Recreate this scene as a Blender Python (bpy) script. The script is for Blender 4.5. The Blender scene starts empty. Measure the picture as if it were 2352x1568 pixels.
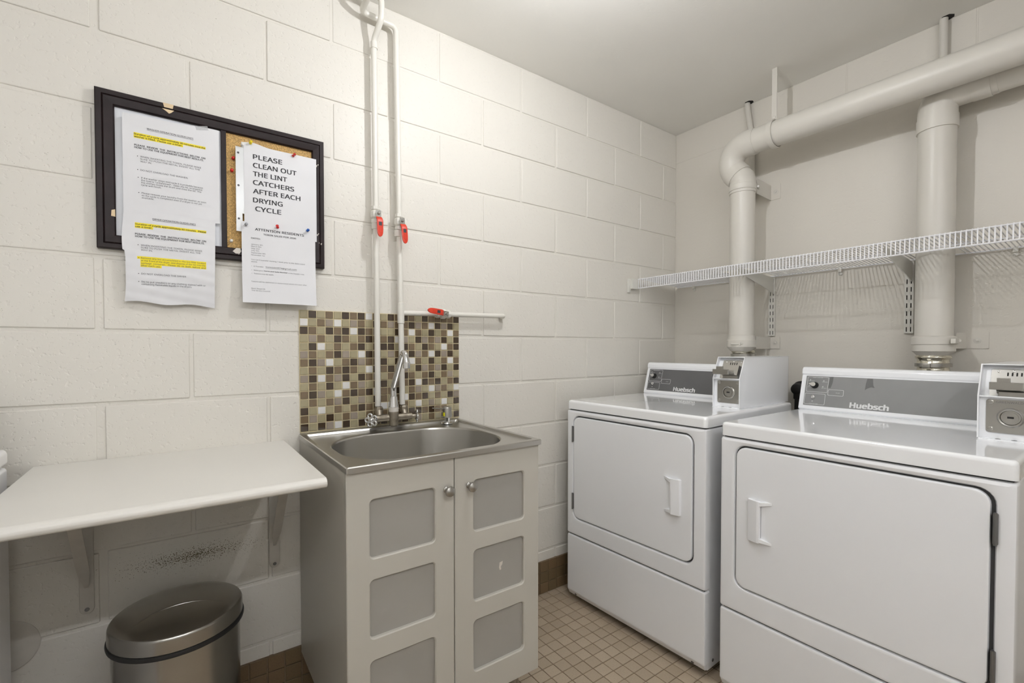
import bpy, bmesh, math, random
from mathutils import Vector, Matrix
random.seed(7)
PI = math.pi
sc = bpy.context.scene
COL = sc.collection

# ------------------------------------------------------------------ camera
cam_d = bpy.data.cameras.new('camera')
cam = bpy.data.objects.new('camera', cam_d); COL.objects.link(cam)
cam_d.sensor_width = 36.0
cam_d.lens = 36.0 * 1065.52 / 2352.0
cam_d.shift_y = 34.94 / 2352.0
cam_d.clip_start = 0.02
cam.location = (-2.4336, -1.6982, 1.1713)
cam.rotation_euler = (PI / 2 - 0.0194, 0, -0.6239)
sc.camera = cam
# ------------------------------------------------------------------ world, exposure
w = bpy.data.worlds.new('world'); sc.world = w; w.use_nodes = True
w.node_tree.nodes['Background'].inputs[0].default_value = (0.9, 0.95, 1.0, 1)
w.node_tree.nodes['Background'].inputs[1].default_value = 0.05
vs = sc.view_settings
vs.view_transform = 'Standard'; vs.look = 'None'; vs.gamma = 1.0
vs.use_curve_mapping = False
vs.exposure = 0.0
sc.cycles.max_bounces = 7; sc.cycles.diffuse_bounces = 4; sc.cycles.glossy_bounces = 3
sc.cycles.caustics_reflective = False; sc.cycles.caustics_refractive = False
BULB = (-1.55, -0.85, 2.270, 0.018, 18.0)          # clear bulb on the ceiling: x, y, z, radius of the lit part, watts
FILL_TUBE = (-3.3, -1.6, -2.45, 2.285, 0.016, 79.0)    # fill light added out of view behind the camera, built as a strip lamp: x0, x1, y, z, radius, strength

# ------------------------------------------------------------------ materials
def lin(c):
    return tuple(((v / 255.0) / 12.92 if v / 255.0 <= 0.04045 else ((v / 255.0 + 0.055) / 1.055) ** 2.4) for v in c)

def mat(name, rgb, rough=0.5, metal=0.0, coat=0.0, spec=0.5, noise=None, bump=None, emit=None, alpha=None, aniso=0.0, streak=None):
    """noise=(scale, amount) colour mottling, bump=(scale, strength, detail), streak=(axis scale vector, strength)"""
    m = bpy.data.materials.new(name); m.use_nodes = True
    nt = m.node_tree; N = nt.nodes; L = nt.links
    b = N['Principled BSDF']
    c = lin(rgb)
    b.inputs['Base Color'].default_value = (*c, 1)
    b.inputs['Roughness'].default_value = rough
    b.inputs['Metallic'].default_value = metal
    b.inputs['Specular IOR Level'].default_value = spec
    b.inputs['Coat Weight'].default_value = coat
    b.inputs['Coat Roughness'].default_value = 0.06
    if aniso: b.inputs['Anisotropic'].default_value = aniso
    if emit:
        b.inputs['Emission Color'].default_value = (*emit[0], 1); b.inputs['Emission Strength'].default_value = emit[1]
    if alpha is not None: b.inputs['Alpha'].default_value = alpha
    tc = N.new('ShaderNodeTexCoord')
    if noise:
        n = N.new('ShaderNodeTexNoise'); n.inputs['Scale'].default_value = noise[0]; n.inputs['Detail'].default_value = 5
        L.new(tc.outputs['Object'], n.inputs['Vector'])
        mx = N.new('ShaderNodeMix'); mx.data_type = 'RGBA'
        k = noise[1]
        mx.inputs[6].default_value = (*[max(0, v * (1 - k)) for v in c], 1)
        mx.inputs[7].default_value = (*[min(1, v * (1 + k)) for v in c], 1)
        rmp = N.new('ShaderNodeMapRange'); rmp.inputs[1].default_value = 0.3; rmp.inputs[2].default_value = 0.7
        L.new(n.outputs['Fac'], rmp.inputs[0]); L.new(rmp.outputs[0], mx.inputs[0])
        L.new(mx.outputs[2], b.inputs['Base Color'])
    if bump or streak:
        n2 = N.new('ShaderNodeTexNoise')
        bp = N.new('ShaderNodeBump')
        if streak:
            mp = N.new('ShaderNodeMapping'); mp.inputs['Scale'].default_value = streak[0]
            L.new(tc.outputs['Object'], mp.inputs['Vector']); L.new(mp.outputs[0], n2.inputs['Vector'])
            n2.inputs['Scale'].default_value = 1.0; n2.inputs['Detail'].default_value = 3
            bp.inputs['Strength'].default_value = streak[1]; bp.inputs['Distance'].default_value = 0.001
        else:
            n2.inputs['Scale'].default_value = bump[0]; n2.inputs['Detail'].default_value = bump[2]
            L.new(tc.outputs['Object'], n2.inputs['Vector'])
            bp.inputs['Strength'].default_value = bump[1]; bp.inputs['Distance'].default_value = 0.002
        L.new(n2.outputs['Fac'], bp.inputs['Height']); L.new(bp.outputs['Normal'], b.inputs['Normal'])
    return m

def wall_paint(name, rgb, pits=0.5, scuff=False, trowel=False):
    """latex paint over masonry: broad undulation, small pits; scuff = rubbed bare patch behind the bin"""
    m = bpy.data.materials.new(name); m.use_nodes = True
    nt = m.node_tree; N = nt.nodes; L = nt.links
    b = N['Principled BSDF']; c = lin(rgb)
    b.inputs['Roughness'].default_value = 0.42; b.inputs['Specular IOR Level'].default_value = 0.35
    geo = N.new('ShaderNodeNewGeometry')
    n1 = N.new('ShaderNodeTexNoise'); n1.inputs['Scale'].default_value = 3.0; n1.inputs['Detail'].default_value = 4
    L.new(geo.outputs['Position'], n1.inputs['Vector'])
    mx = N.new('ShaderNodeMix'); mx.data_type = 'RGBA'
    mx.inputs[6].default_value = (*[v * 0.95 for v in c], 1); mx.inputs[7].default_value = (*[min(1, v * 1.03) for v in c], 1)
    L.new(n1.outputs['Fac'], mx.inputs[0])
    col = mx.outputs[2]
    # pits
    n2 = N.new('ShaderNodeTexNoise'); n2.inputs['Scale'].default_value = 75.0; n2.inputs['Detail'].default_value = 2
    L.new(geo.outputs['Position'], n2.inputs['Vector'])
    r2 = N.new('ShaderNodeMapRange'); r2.inputs[1].default_value = 0.25; r2.inputs[2].default_value = 0.42
    L.new(n2.outputs['Fac'], r2.inputs[0])
    n4 = N.new('ShaderNodeTexNoise'); n4.inputs['Detail'].default_value = 2; n4.inputs['Scale'].default_value = 14.0
    mp = N.new('ShaderNodeMapping'); mp.inputs['Scale'].default_value = (1, 0.5, 2.2) if trowel else (1, 1, 1)
    L.new(geo.outputs['Position'], mp.inputs['Vector']); L.new(mp.outputs[0], n4.inputs['Vector'])
    a2 = N.new('ShaderNodeMath'); a2.operation = 'MULTIPLY_ADD'; a2.inputs[1].default_value = 1.1
    L.new(n4.outputs['Fac'], a2.inputs[0]); L.new(r2.outputs[0], a2.inputs[2])
    bp = N.new('ShaderNodeBump'); bp.inputs['Strength'].default_value = pits; bp.inputs['Distance'].default_value = 0.0016
    L.new(a2.outputs[0], bp.inputs['Height']); L.new(bp.outputs['Normal'], b.inputs['Normal'])
    if scuff:
        sep = N.new('ShaderNodeSeparateXYZ'); L.new(geo.outputs['Position'], sep.inputs[0])
        def mask(axis, c0, half):
            s = N.new('ShaderNodeMath'); s.operation = 'SUBTRACT'; s.inputs[1].default_value = c0; L.new(sep.outputs[axis], s.inputs[0])
            a = N.new('ShaderNodeMath'); a.operation = 'ABSOLUTE'; L.new(s.outputs[0], a.inputs[0])
            r = N.new('ShaderNodeMapRange'); r.inputs[1].default_value = half; r.inputs[2].default_value = 0.0
            L.new(a.outputs[0], r.inputs[0]); return r.outputs[0]
        mxx = mask(0, -2.400, 0.27); mzz = mask(2, 0.542, 0.050)
        mm = N.new('ShaderNodeMath'); mm.operation = 'MULTIPLY'; L.new(mxx, mm.inputs[0]); L.new(mzz, mm.inputs[1])
        sp = N.new('ShaderNodeTexNoise'); sp.inputs['Scale'].default_value = 330.0; sp.inputs['Detail'].default_value = 2
        L.new(geo.outputs['Position'], sp.inputs['Vector'])
        ad = N.new('ShaderNodeMath'); ad.operation = 'MULTIPLY_ADD'; ad.inputs[1].default_value = 0.28; L.new(mm.outputs[0], ad.inputs[0]); L.new(sp.outputs['Fac'], ad.inputs[2])
        th = N.new('ShaderNodeMapRange'); th.inputs[1].default_value = 0.72; th.inputs[2].default_value = 0.78; L.new(ad.outputs[0], th.inputs[0])
        m2 = N.new('ShaderNodeMix'); m2.data_type = 'RGBA'; m2.inputs[7].default_value = (*lin((124, 115, 94)), 1)
        L.new(col, m2.inputs[6]); L.new(th.outputs[0], m2.inputs[0]); col = m2.outputs[2]
    L.new(col, b.inputs['Base Color'])
    return m

M = {}
M['block'] = wall_paint('painted_block', (226, 222, 213), 0.55, scuff=True)
M['mortar'] = wall_paint('painted_mortar', (226, 222, 213), 0.5)
M['plaster'] = wall_paint('painted_concrete', (220, 215, 205), 0.2, trowel=True)
M['ceiling'] = wall_paint('ceiling_paint', (240, 238, 232), 0.12)
M['roomwall'] = wall_paint('room_wall_paint', (240, 238, 233), 0.3)
M['duct'] = mat('duct_paint', (212, 208, 199), 0.38, noise=(4, 0.03), bump=(30, 0.05, 2))
M['pipe'] = mat('pipe_paint', (228, 225, 216), 0.33, bump=(60, 0.08, 2))
M['enamel'] = mat('white_enamel', (244, 245, 247), 0.3, coat=0.55, noise=(2, 0.012))
M['enamel_lid'] = mat('gloss_enamel_lid', (248, 249, 250), 0.16, coat=0.9, noise=(2, 0.012))
M['gap'] = mat('painted_gap_shade', (66, 66, 66), 0.8)  # dark grey that paints in the shade of the panel gaps
M['panelgrey'] = mat('console_grey', (98, 98, 98), 0.42, noise=(9, 0.06))
M['panelgrey2'] = mat('console_worn_grey', (138, 138, 137), 0.36, noise=(7, 0.08))
M['panelsmudge'] = mat('console_smudge', (104, 104, 103), 0.5)
M['printwhite'] = mat('printed_white', (226, 226, 226), 0.5)
M['steel'] = mat('brushed_steel', (196, 194, 189), 0.3, metal=1.0, streak=((3, 160, 160), 0.12))
M['binsteel'] = mat('bin_steel', (172, 170, 165), 0.26, metal=1.0, noise=(6, 0.12), bump=(14, 0.12, 4))
M['chrome'] = mat('chrome', (215, 215, 215), 0.07, metal=1.0)
M['nickel'] = mat('dull_nickel', (158, 150, 136), 0.42, metal=1.0, noise=(60, 0.2), bump=(90, 0.3, 3))
M['satin'] = mat('satin_metal', (172, 170, 165), 0.3, metal=1.0)
M['hinge'] = mat('hinge_metal', (128, 128, 128), 0.4, metal=0.8)
M['foil'] = mat('aluminium_foil', (212, 208, 194), 0.16, metal=1.0, bump=(70, 1.0, 4))
M['red'] = mat('red_vinyl', (214, 60, 34), 0.4)
M['black'] = mat('black_plastic', (28, 28, 28), 0.5)
M['dark'] = mat('cavity_shade', (38, 37, 35), 0.9)  # near-black standing in for the shade inside slots and holes
M['frame'] = mat('espresso_frame', (34, 24, 24), 0.42, spec=0.22, noise=(25, 0.25), streak=((20, 300, 300), 0.12))
M['chip'] = mat('bare_fibreboard', (226, 203, 166), 0.8)
M['chipw'] = mat('bare_white_chip', (214, 208, 198), 0.8)
M['whiteboard'] = mat('whiteboard', (222, 224, 228), 0.3)
M['paper'] = mat('paper', (226, 226, 228), 0.6, noise=(7, 0.03), bump=(16, 0.25, 4))
M['sleeve'] = mat('plastic_sleeve', (226, 228, 228), 0.2)
M['tape'] = mat('clear_tape', (218, 219, 220), 0.12, alpha=0.3)
M['ink'] = mat('printed_ink', (52, 52, 55), 0.7)
M['inkgrey'] = mat('printed_ink_faint', (88, 88, 92), 0.7)
M['highlight'] = mat('yellow_highlighter', (246, 226, 28), 0.6)
M['pinred'] = mat('pin_red', (206, 36, 34), 0.25, coat=0.4)
M['pinblue'] = mat('pin_blue', (30, 92, 180), 0.25, coat=0.4)
M['pinyellow'] = mat('pin_yellow', (240, 218, 20), 0.25, coat=0.4)
M['pinwhite'] = mat('pin_white', (228, 226, 220), 0.25, coat=0.4)
M['pingrey'] = mat('pin_grey', (168, 170, 174), 0.25, coat=0.4)
M['melamine'] = mat('melamine_white', (226, 223, 216), 0.34, noise=(3, 0.015))
M['cabinet'] = mat('cabinet_white', (190, 186, 176), 0.36, noise=(3, 0.02))
M['pane'] = mat('frosted_pane', (160, 157, 150), 0.38, noise=(4, 0.03))
M['shelfwire'] = mat('white_vinyl_wire', (234, 234, 236), 0.3)
M['bracket'] = mat('bracket_white', (222, 220, 212), 0.4)
M['oldbracket'] = mat('bracket_painted', (206, 201, 192), 0.5, noise=(20, 0.06))
M['grout_tile'] = mat('mosaic_grout', (216, 202, 164), 0.8, noise=(60, 0.08))
M['grout_floor'] = mat('floor_grout', (118, 101, 80), 0.9, noise=(40, 0.12))
def speckle(name, rgb, amt):
    m = mat(name, rgb, 0.5, noise=(420, amt)); return m
M['floor'] = [speckle('quarry_tile_%s' % n, c, 0.20) for n, c in (('tan', (172, 156, 135)), ('umber', (168, 152, 131)), ('sand', (176, 160, 139)))]
M['base'] = [speckle('cove_tile_%s' % n, c, 0.12) for n, c in (('brown', (112, 92, 66)), ('olive', (105, 88, 62)))]
M['T'] = {'D': mat('mosaic_dark_brown', (62, 47, 33), 0.08, coat=1.0, noise=(30, 0.15)),
          'M': mat('mosaic_mid_brown', (116, 98, 74), 0.08, coat=1.0, noise=(30, 0.1)),
          'L': mat('mosaic_pale_olive', (164, 154, 122), 0.08, coat=1.0, noise=(30, 0.08)),
          'T': mat('mosaic_taupe_stone', (150, 138, 124), 0.45, noise=(30, 0.05)),
          'W': mat('mosaic_white', (226, 224, 220), 0.12, coat=0.8)}
M['cork'] = mat('cork', (196, 160, 102), 0.85, noise=(330, 0.42), bump=(330, 0.6, 4))
M['tube'] = mat('fill_tube_glow', (255, 255, 255), 0.5, emit=((0.94, 0.955, 1.0), FILL_TUBE[5]))  # glow of the added fill strip
def clear_glass(name):
    m = bpy.data.materials.new(name); m.use_nodes = True; N = m.node_tree.nodes; L = m.node_tree.links
    N.remove(N['Principled BSDF']); tr = N.new('ShaderNodeBsdfTransparent'); gl = N.new('ShaderNodeBsdfGlossy'); gl.inputs['Roughness'].default_value = 0.05
    fr = N.new('ShaderNodeFresnel'); fr.inputs['IOR'].default_value = 1.15; mx = N.new('ShaderNodeMixShader')
    L.new(fr.outputs[0], mx.inputs[0]); L.new(tr.outputs[0], mx.inputs[1]); L.new(gl.outputs[0], mx.inputs[2]); L.new(mx.outputs[0], N['Material Output'].inputs['Surface'])
    return m
M['bulb'] = clear_glass('clear_bulb_glass')
M['lcd'] = mat('label_dark_grey', (58, 58, 64), 0.5)
M['sticker'] = mat('yellow_sticker', (232, 224, 20), 0.5)

# ------------------------------------------------------------------ mesh builder
class P:
    def __init__(s): s.bm = bmesh.new()
    def merge(s, b):
        me = bpy.data.meshes.new('tmp'); b.to_mesh(me); b.free(); s.bm.from_mesh(me); bpy.data.meshes.remove(me); return s
    def box(s, x0, x1, y0, y1, z0, z1, bev=0.0, seg=2):
        b = bmesh.new(); bmesh.ops.create_cube(b, size=1.0)
        for v in b.verts:
            v.co = ((x0 + x1) / 2 + v.co.x * (x1 - x0), (y0 + y1) / 2 + v.co.y * (y1 - y0), (z0 + z1) / 2 + v.co.z * (z1 - z0))
        if bev: bmesh.ops.bevel(b, geom=b.edges[:], offset=bev, segments=seg, profile=0.5, affect='EDGES')
        return s.merge(b)
    def prism(s, pts, a, b_, axis='x', bev=0.0, seg=2):
        """pts 2D polygon, extruded between a and b_ along axis"""
        b = bmesh.new()
        def mk(p, h): return {'x': (h, p[0], p[1]), 'y': (p[0], h, p[1]), 'z': (p[0], p[1], h)}[axis]
        A = [b.verts.new(mk(p, a)) for p in pts]; B = [b.verts.new(mk(p, b_)) for p in pts]
        b.faces.new(A); b.faces.new(B[::-1])
        n = len(pts)
        for i in range(n): b.faces.new((A[i], B[i], B[(i + 1) % n], A[(i + 1) % n]))
        bmesh.ops.recalc_face_normals(b, faces=b.faces[:])
        if bev: bmesh.ops.bevel(b, geom=b.edges[:], offset=bev, segments=seg, profile=0.5, affect='EDGES')
        return s.merge(b)
    def loft(s, loops, cap0=True, cap1=True):
        b = bmesh.new(); R = [[b.verts.new(p) for p in lp] for lp in loops]; n = len(loops[0])
        for i in range(len(R) - 1):
            for j in range(n):
                b.faces.new((R[i][j], R[i][(j + 1) % n], R[i + 1][(j + 1) % n], R[i + 1][j]))
        if cap0: b.faces.new(R[0][::-1])
        if cap1: b.faces.new(R[-1])
        bmesh.ops.recalc_face_normals(b, faces=b.faces[:])
        return s.merge(b)
    def tube(s, path, r, n=12, fillet=0.0, cap=True, rf=None):
        path = [Vector(p) for p in path]
        if fillet: path = fillet_path(path, fillet)
        loops = []; up = None
        for i, p in enumerate(path):
            if i == 0: t = path[1] - path[0]
            elif i == len(path) - 1: t = path[-1] - path[-2]
            else: t = (path[i] - path[i - 1]).normalized() + (path[i + 1] - path[i]).normalized()
            t.normalize()
            if up is None:
                up = Vector((0, 0, 1)) if abs(t.z) < 0.9 else Vector((1, 0, 0))
            up = (up - t * up.dot(t)).normalized(); sd = t.cross(up)
            rr = rf(i / (len(path) - 1)) if rf else r
            loops.append([p + (up * math.cos(a) + sd * math.sin(a)) * rr for a in (2 * PI * k / n for k in range(n))])
        return s.loft(loops, cap, cap)
    def cyl(s, a, b, r, n=20, r2=None):
        return s.tube([a, b], r, n, rf=(lambda t: r + (r2 - r) * t) if r2 is not None else None)
    def lathe(s, c, prof, axis=(0, 0, 1), n=28, cap=True):
        """prof: (radius, height along axis) list; c base point"""
        ax = Vector(axis).normalized(); c = Vector(c)
        u = Vector((1, 0, 0)) if abs(ax.x) < 0.9 else Vector((0, 1, 0)); u = (u - ax * u.dot(ax)).normalized(); v = ax.cross(u)
        loops = [[c + ax * h + (u * math.cos(2 * PI * k / n) + v * math.sin(2 * PI * k / n)) * max(r, 1e-5) for k in range(n)] for r, h in prof]
        return s.loft(loops, cap, cap)
    def sphere(s, c, r, seg=14, rings=9, scale=(1, 1, 1)):
        b = bmesh.new(); bmesh.ops.create_uvsphere(b, u_segments=seg, v_segments=rings, radius=r)
        for v in b.verts: v.co = (c[0] + v.co.x * scale[0], c[1] + v.co.y * scale[1], c[2] + v.co.z * scale[2])
        return s.merge(b)
    def torus(s, c, R, r, axis=(0, 0, 1), n=28, m=8):
        ax = Vector(axis).normalized(); c = Vector(c)
        u = Vector((1, 0, 0)) if abs(ax.x) < 0.9 else Vector((0, 1, 0)); u = (u - ax * u.dot(ax)).normalized(); v = ax.cross(u)
        b = bmesh.new(); G = []
        for i in range(n):
            d = u * math.cos(2 * PI * i / n) + v * math.sin(2 * PI * i / n)
            G.append([b.verts.new(c + d * (R + r * math.cos(2 * PI * j / m)) + ax * r * math.sin(2 * PI * j / m)) for j in range(m)])
        for i in range(n):
            for j in range(m):
                b.faces.new((G[i][j], G[(i + 1) % n][j], G[(i + 1) % n][(j + 1) % m], G[i][(j + 1) % m]))
        bmesh.ops.recalc_face_normals(b, faces=b.faces[:])
        return s.merge(b)
    def mesh(s, name, smooth=35):
        me = bpy.data.meshes.new(name); s.bm.to_mesh(me); s.bm.free()
        if smooth:
            me.polygons.foreach_set('use_smooth', [True] * len(me.polygons))
            try: me.set_sharp_from_angle(angle=math.radians(smooth))
            except Exception: pass
        return me

def fillet_path(pts, r, k=7):
    out = [pts[0]]
    for i in range(1, len(pts) - 1):
        a, p, b = pts[i - 1], pts[i], pts[i + 1]
        d1 = (a - p); d2 = (b - p); l = min(r, d1.length * 0.49, d2.length * 0.49)
        q0 = p + d1.normalized() * l; q1 = p + d2.normalized() * l
        for j in range(k + 1):
            t = j / k; out.append(q0 * (1 - t) ** 2 + p * 2 * t * (1 - t) + q1 * t * t)
    out.append(pts[-1]); return out

def rrect(x0, x1, z0, z1, r, k=6):
    """rounded rectangle as 2D points, counter-clockwise, 4*(k+1) points"""
    r = max(r, 1e-4); pts = []
    for cx, cz, a0 in ((x1 - r, z1 - r, 0), (x0 + r, z1 - r, PI / 2), (x0 + r, z0 + r, PI), (x1 - r, z0 + r, 1.5 * PI)):
        for j in range(k + 1):
            a = a0 + PI / 2 * j / k; pts.append((cx + r * math.cos(a), cz + r * math.sin(a)))
    return pts

def wn(o, smooth):
    if smooth:
        md = o.modifiers.new('weighted_normals', 'WEIGHTED_NORMAL'); md.keep_sharp = True; md.weight = 80
    return o
def link(name, me, m, parent=None, local=False):
    o = bpy.data.objects.new(name, me)
    if m is not None and len(me.materials) == 0: me.materials.append(m)
    COL.objects.link(o)
    if parent is not None:
        o.parent = parent
        if not local: o.matrix_parent_inverse = Matrix.LocRotScale(parent.location, parent.rotation_euler, None).inverted() if parent.parent is None else \
            (WM[parent.name]).inverted()
    WM[o.name] = Matrix.Identity(4)
    return o
WM = {}
def obj(name, p, m, parent=None, smooth=35, local=False):
    return wn(link(name, p.mesh(name, smooth), m, parent, local), smooth)
def sub(name, p, m, parent, smooth=35):
    """child of a part whose own matrix is the identity: same coordinates as its parent"""
    o = bpy.data.objects.new(name, p.mesh(name, smooth)); o.data.materials.append(m); COL.objects.link(o); o.parent = parent
    return wn(o, smooth)
def tag(o, label, cat, group=None):
    o['label'] = label; o['category'] = cat
    if group: o['group'] = group
    return o
def thing(name, label, cat, loc=(0, 0, 0), rotz=0.0, group=None):
    o = bpy.data.objects.new(name, None); COL.objects.link(o); o.empty_display_size = 0.05
    o.location = loc; o.rotation_euler = (0, 0, rotz)
    return tag(o, label, cat, group)
def struct(o): o['kind'] = 'structure'; return o

try: FONT = bpy.data.fonts.load(bpy.utils.system_resource('DATAFILES', path='fonts') + '/NotoSansMath-Regular.woff2')      # the sans-serif that ships inside Blender
except Exception: FONT = None
# text: returns a bmesh-ready list of (verts, faces) in the plane x right, y up
_cap = {}
def CAPH(size):
    if 'h' not in _cap:
        cu = bpy.data.curves.new('txt', 'FONT'); cu.body = 'H'; cu.size = 1.0; cu.font = FONT
        o = bpy.data.objects.new('txt', cu); COL.objects.link(o)
        dg = bpy.context.evaluated_depsgraph_get(); me = o.evaluated_get(dg).to_mesh()
        _cap['h'] = max(v.co.y for v in me.vertices) - min(v.co.y for v in me.vertices)
        o.evaluated_get(dg).to_mesh_clear(); bpy.data.objects.remove(o); bpy.data.curves.remove(cu)
    return _cap['h'] * size
def text_geo(body, size, bold=0.0, width=None, align='LEFT', shear=0.0):
    cu = bpy.data.curves.new('txt', 'FONT'); cu.body = body; cu.size = 10.0; cu.offset = bold * 10.0; cu.shear = shear      # filled at a large size, scaled down below
    cu.resolution_u = 3
    if FONT: cu.font = FONT
    o = bpy.data.objects.new('txt', cu); COL.objects.link(o)
    dg = bpy.context.evaluated_depsgraph_get(); me = o.evaluated_get(dg).to_mesh()
    vs_ = [tuple(v.co * (size / 10.0)) for v in me.vertices]; fs = [tuple(p.vertices) for p in me.polygons]
    o.evaluated_get(dg).to_mesh_clear(); bpy.data.objects.remove(o); bpy.data.curves.remove(cu)
    x0 = min(v[0] for v in vs_); x1 = max(v[0] for v in vs_)
    ky = 0.72 * size / CAPH(size) if FONT else 1.0          # same capital height whatever the font's own scale
    k = (width / (x1 - x0)) if width else ky
    vs_ = [((v[0] - x0) * k, v[1] * ky) for v in vs_]
    return vs_, fs
OVER = [0.0]               # lift of the overprinted copy being placed, so that copies never lie in one plane
def add_text(p, body, x, z, size, place, bold=0.0, width=None, shear=0.0):
    vs_, fs = text_geo(body, size, 0.0, width, shear=shear)
    k = bold * size
    for n_, (dx, dz) in enumerate(((0, 0),) if bold < .004 else ((-k, 0), (0, 0), (k, 0)) if bold < .02 else ((-k, -k * .5), (-k, k * .5), (0, -k * .5), (0, k * .5), (k, -k * .5), (k, k * .5))):      # heavier strokes: overprinted with a small offset
        OVER[0] = n_ * .00004
        V = [p.bm.verts.new(place(x + a + dx, z + b + dz)) for a, b in vs_]
        for f in fs:
            try: p.bm.faces.new([V[i] for i in f])
            except ValueError: pass

# ================================================================== ROOM
H_ = 2.4384; CO = 0.2032; BL = 0.4142; J0 = 0.084
RX0, RY0 = -3.6, -3.1
# --- block wall
p = P().box(RX0, 0.0, 0.0035, 0.20, 0.0, H_)
wallA = struct(obj('wall_left', p, M['mortar']))
J = 0.009
for k in range(12):
    z0, z1 = k * CO, (k + 1) * CO
    row = 11 - k                      # course index counted from the ceiling
    odd = (row % 2 == 0)
    if k == 0: z0 = 0.158 * 0 + 0.0
    xs = []
    off = 1 if row in (1, 3, 5, 7, 9, 11) else 2
    n = off
    xs = [0.0]
    while True:
        x = J0 - n * BL / 2
        if x <= RX0 + 0.02: break
        xs.append(x); n += 2
    xs.append(RX0)
    xs = [xs[0]] + [x for x in xs[1:] if x < -0.02]
    for a, b in zip(xs[:-1], xs[1:]):
        wide = 0.018 if abs(b + 2.61) < 0.02 else J
        jl = (0.018 if abs(b + 2.61) < 0.02 else J) / 2; jr = (0.0 if a == 0.0 else (0.018 if abs(a + 2.61) < 0.02 else J) / 2)
        dy = random.uniform(-0.0012, 0.0008)
        q = P().box(b + jl, a - jr, dy, 0.03, z0 + J / 2 + random.uniform(-.001, .001), z1 - J / 2 + random.uniform(-.001, .001), bev=0.0035, seg=2)
        obj('block', q, M['block'], wallA, smooth=50, local=True)
# --- right wall: skim-coated concrete, the top course shows as blocks
p = P().box(0.0, 0.2, RY0, 0.2, 0.0, H_)
wallB = struct(obj('wall_right', p, M['plaster']))
for y0, y1 in ((-0.455, 0.0), (-0.871, -0.459), (-1.287, -0.875), (-1.703, -1.291), (-2.119, -1.707), (-2.535, -2.123)):
    q = P().box(-0.0015, 0.05, y0, y1, 2.268, H_, bev=0.002, seg=2)
    obj('block', q, M['plaster'], wallB, smooth=60, local=True)
struct(obj('wall_front', P().box(RX0 - 0.2, 0.2, RY0 - 0.2, RY0, 0, H_), M['roomwall']))
struct(obj('wall_back', P().box(RX0 - 0.2, RX0, RY0, 0.2, 0, H_), M['roomwall']))
struct(obj('ceiling', P().box(RX0 - 0.2, 0.2, RY0 - 0.2, 0.2, H_, H_ + 0.15), M['ceiling']))
floor = struct(obj('floor', P().box(RX0 - 0.2, 0.2, RY0 - 0.2, 0.2, -0.15, -0.0025), M['grout_floor']))
# --- floor tiles: the ones the picture shows largest as parts, the others joined
PT = 0.0515; GX, GY = -1.267, -0.4615
def tile_mesh(name, mt, s=PT - 0.003, h=0.005, bev=0.0008):
    me = P().box(-s / 2, s / 2, -s / 2, s / 2, -h, 0, bev=bev, seg=1).mesh(name, 40); me.materials.append(mt); return me
FT = [tile_mesh('floor_tile', m) for m in M['floor']]
rest = P(); cand = []
for i in range(-48, 26):
    for j in range(-52, 10):
        cx, cy = GX + (i + .5) * PT, GY + (j + .5) * PT
        if cx > -0.02 or cx < RX0 + 0.02 or cy > -0.02 or cy < RY0 + 0.02: continue
        vis = (-1.5 < cx < -0.86 and -0.95 < cy < 0 and cx < -0.86 and (cx + 1.5) < 0.66) and not (cx > -0.93 and cy < -0.1 and cy > -0.76)
        vis2 = (-2.33 < cx < -2.08 and -0.22 < cy < 0)
        cand.append((0 if (vis or vis2) else 1, (cx + 1.25) ** 2 + (cy + .55) ** 2 if not vis2 else 0, cx, cy))
cand.sort()
for n, (q, d, cx, cy) in enumerate(cand):
    if n < 290:
        o = bpy.data.objects.new('tile', random.choice(FT)); COL.objects.link(o); o.parent = floor; o.location = (cx, cy, random.uniform(-.0005, .0003))
    else:
        s = (PT - 0.003) / 2
        v = [rest.bm.verts.new((cx + a * s, cy + b * s, -0.0003)) for a, b in ((-1, -1), (1, -1), (1, 1), (-1, 1))]
        rest.bm.faces.new(v)
o = obj('remaining_tiles', rest, M['floor'][1], floor, smooth=0, local=True); o['kind'] = 'stuff'
# --- cove base tiles along the block wall (three rows)
bb = struct(obj('baseboard_left', P().box(RX0 + .002, 0.0, -0.0055, 0.002, 0.0, 0.154), M['grout_floor']))
BT = []
for m in M['base']:
    me = P().box(-(PT - .003) / 2, (PT - .003) / 2, -0.004, 0.002, -(PT - .003) / 2, (PT - .003) / 2, bev=0.001, seg=1).mesh('cove_tile', 40); me.materials.append(m); BT.append(me)
n = 0
for r in range(3):
    x = -0.9494 + 0.0524 / 2
    xi = [x + k * 0.0524 for k in range(-36, 18)]
    for xx in xi:
        if xx > -0.03 or xx < -2.75: continue
        o = bpy.data.objects.new('tile', random.choice(BT)); COL.objects.link(o); o.parent = bb; o.location = (xx, -0.0058, 0.0262 + r * 0.0515)

# ================================================================== LAMPS (ceiling bulb, added fill strip)
x0, x1, y, z, pw_, _ = FILL_TUBE
t = thing('fill_strip', 'added fill light built as a long white ceiling strip, unseen behind the camera', 'light', (x0 * .5 + x1 * .5, y, H_))  # added only to fill the room with light, never in view
obj('housing', P().box(x0 - .02, x1 + .02, y - .018, y + .018, z + .035, H_ - .0005, .003), M['enamel'], t)
obj('tube', P().cyl((x0, y, z), (x1, y, z), pw_, 12), M['tube'], t)
for xx in (x0, x1):
    obj('lamp_holder', P().box(xx - .012, xx + .012, y - .016, y + .016, z - .02, z + .036, .003), M['enamel'], t)
x, y, z, r, _ = BULB
t = thing('bulb_light', 'white ceiling lampholder with a bare round bulb near the block wall', 'light', (x, y, H_))
obj('lampholder', P().lathe((x, y, H_ - .0005), [(.055, 0), (.055, .012), (.046, .03), (.024, .05), (.022, .11)], (0, 0, -1), 28), M['enamel'], t)
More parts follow.
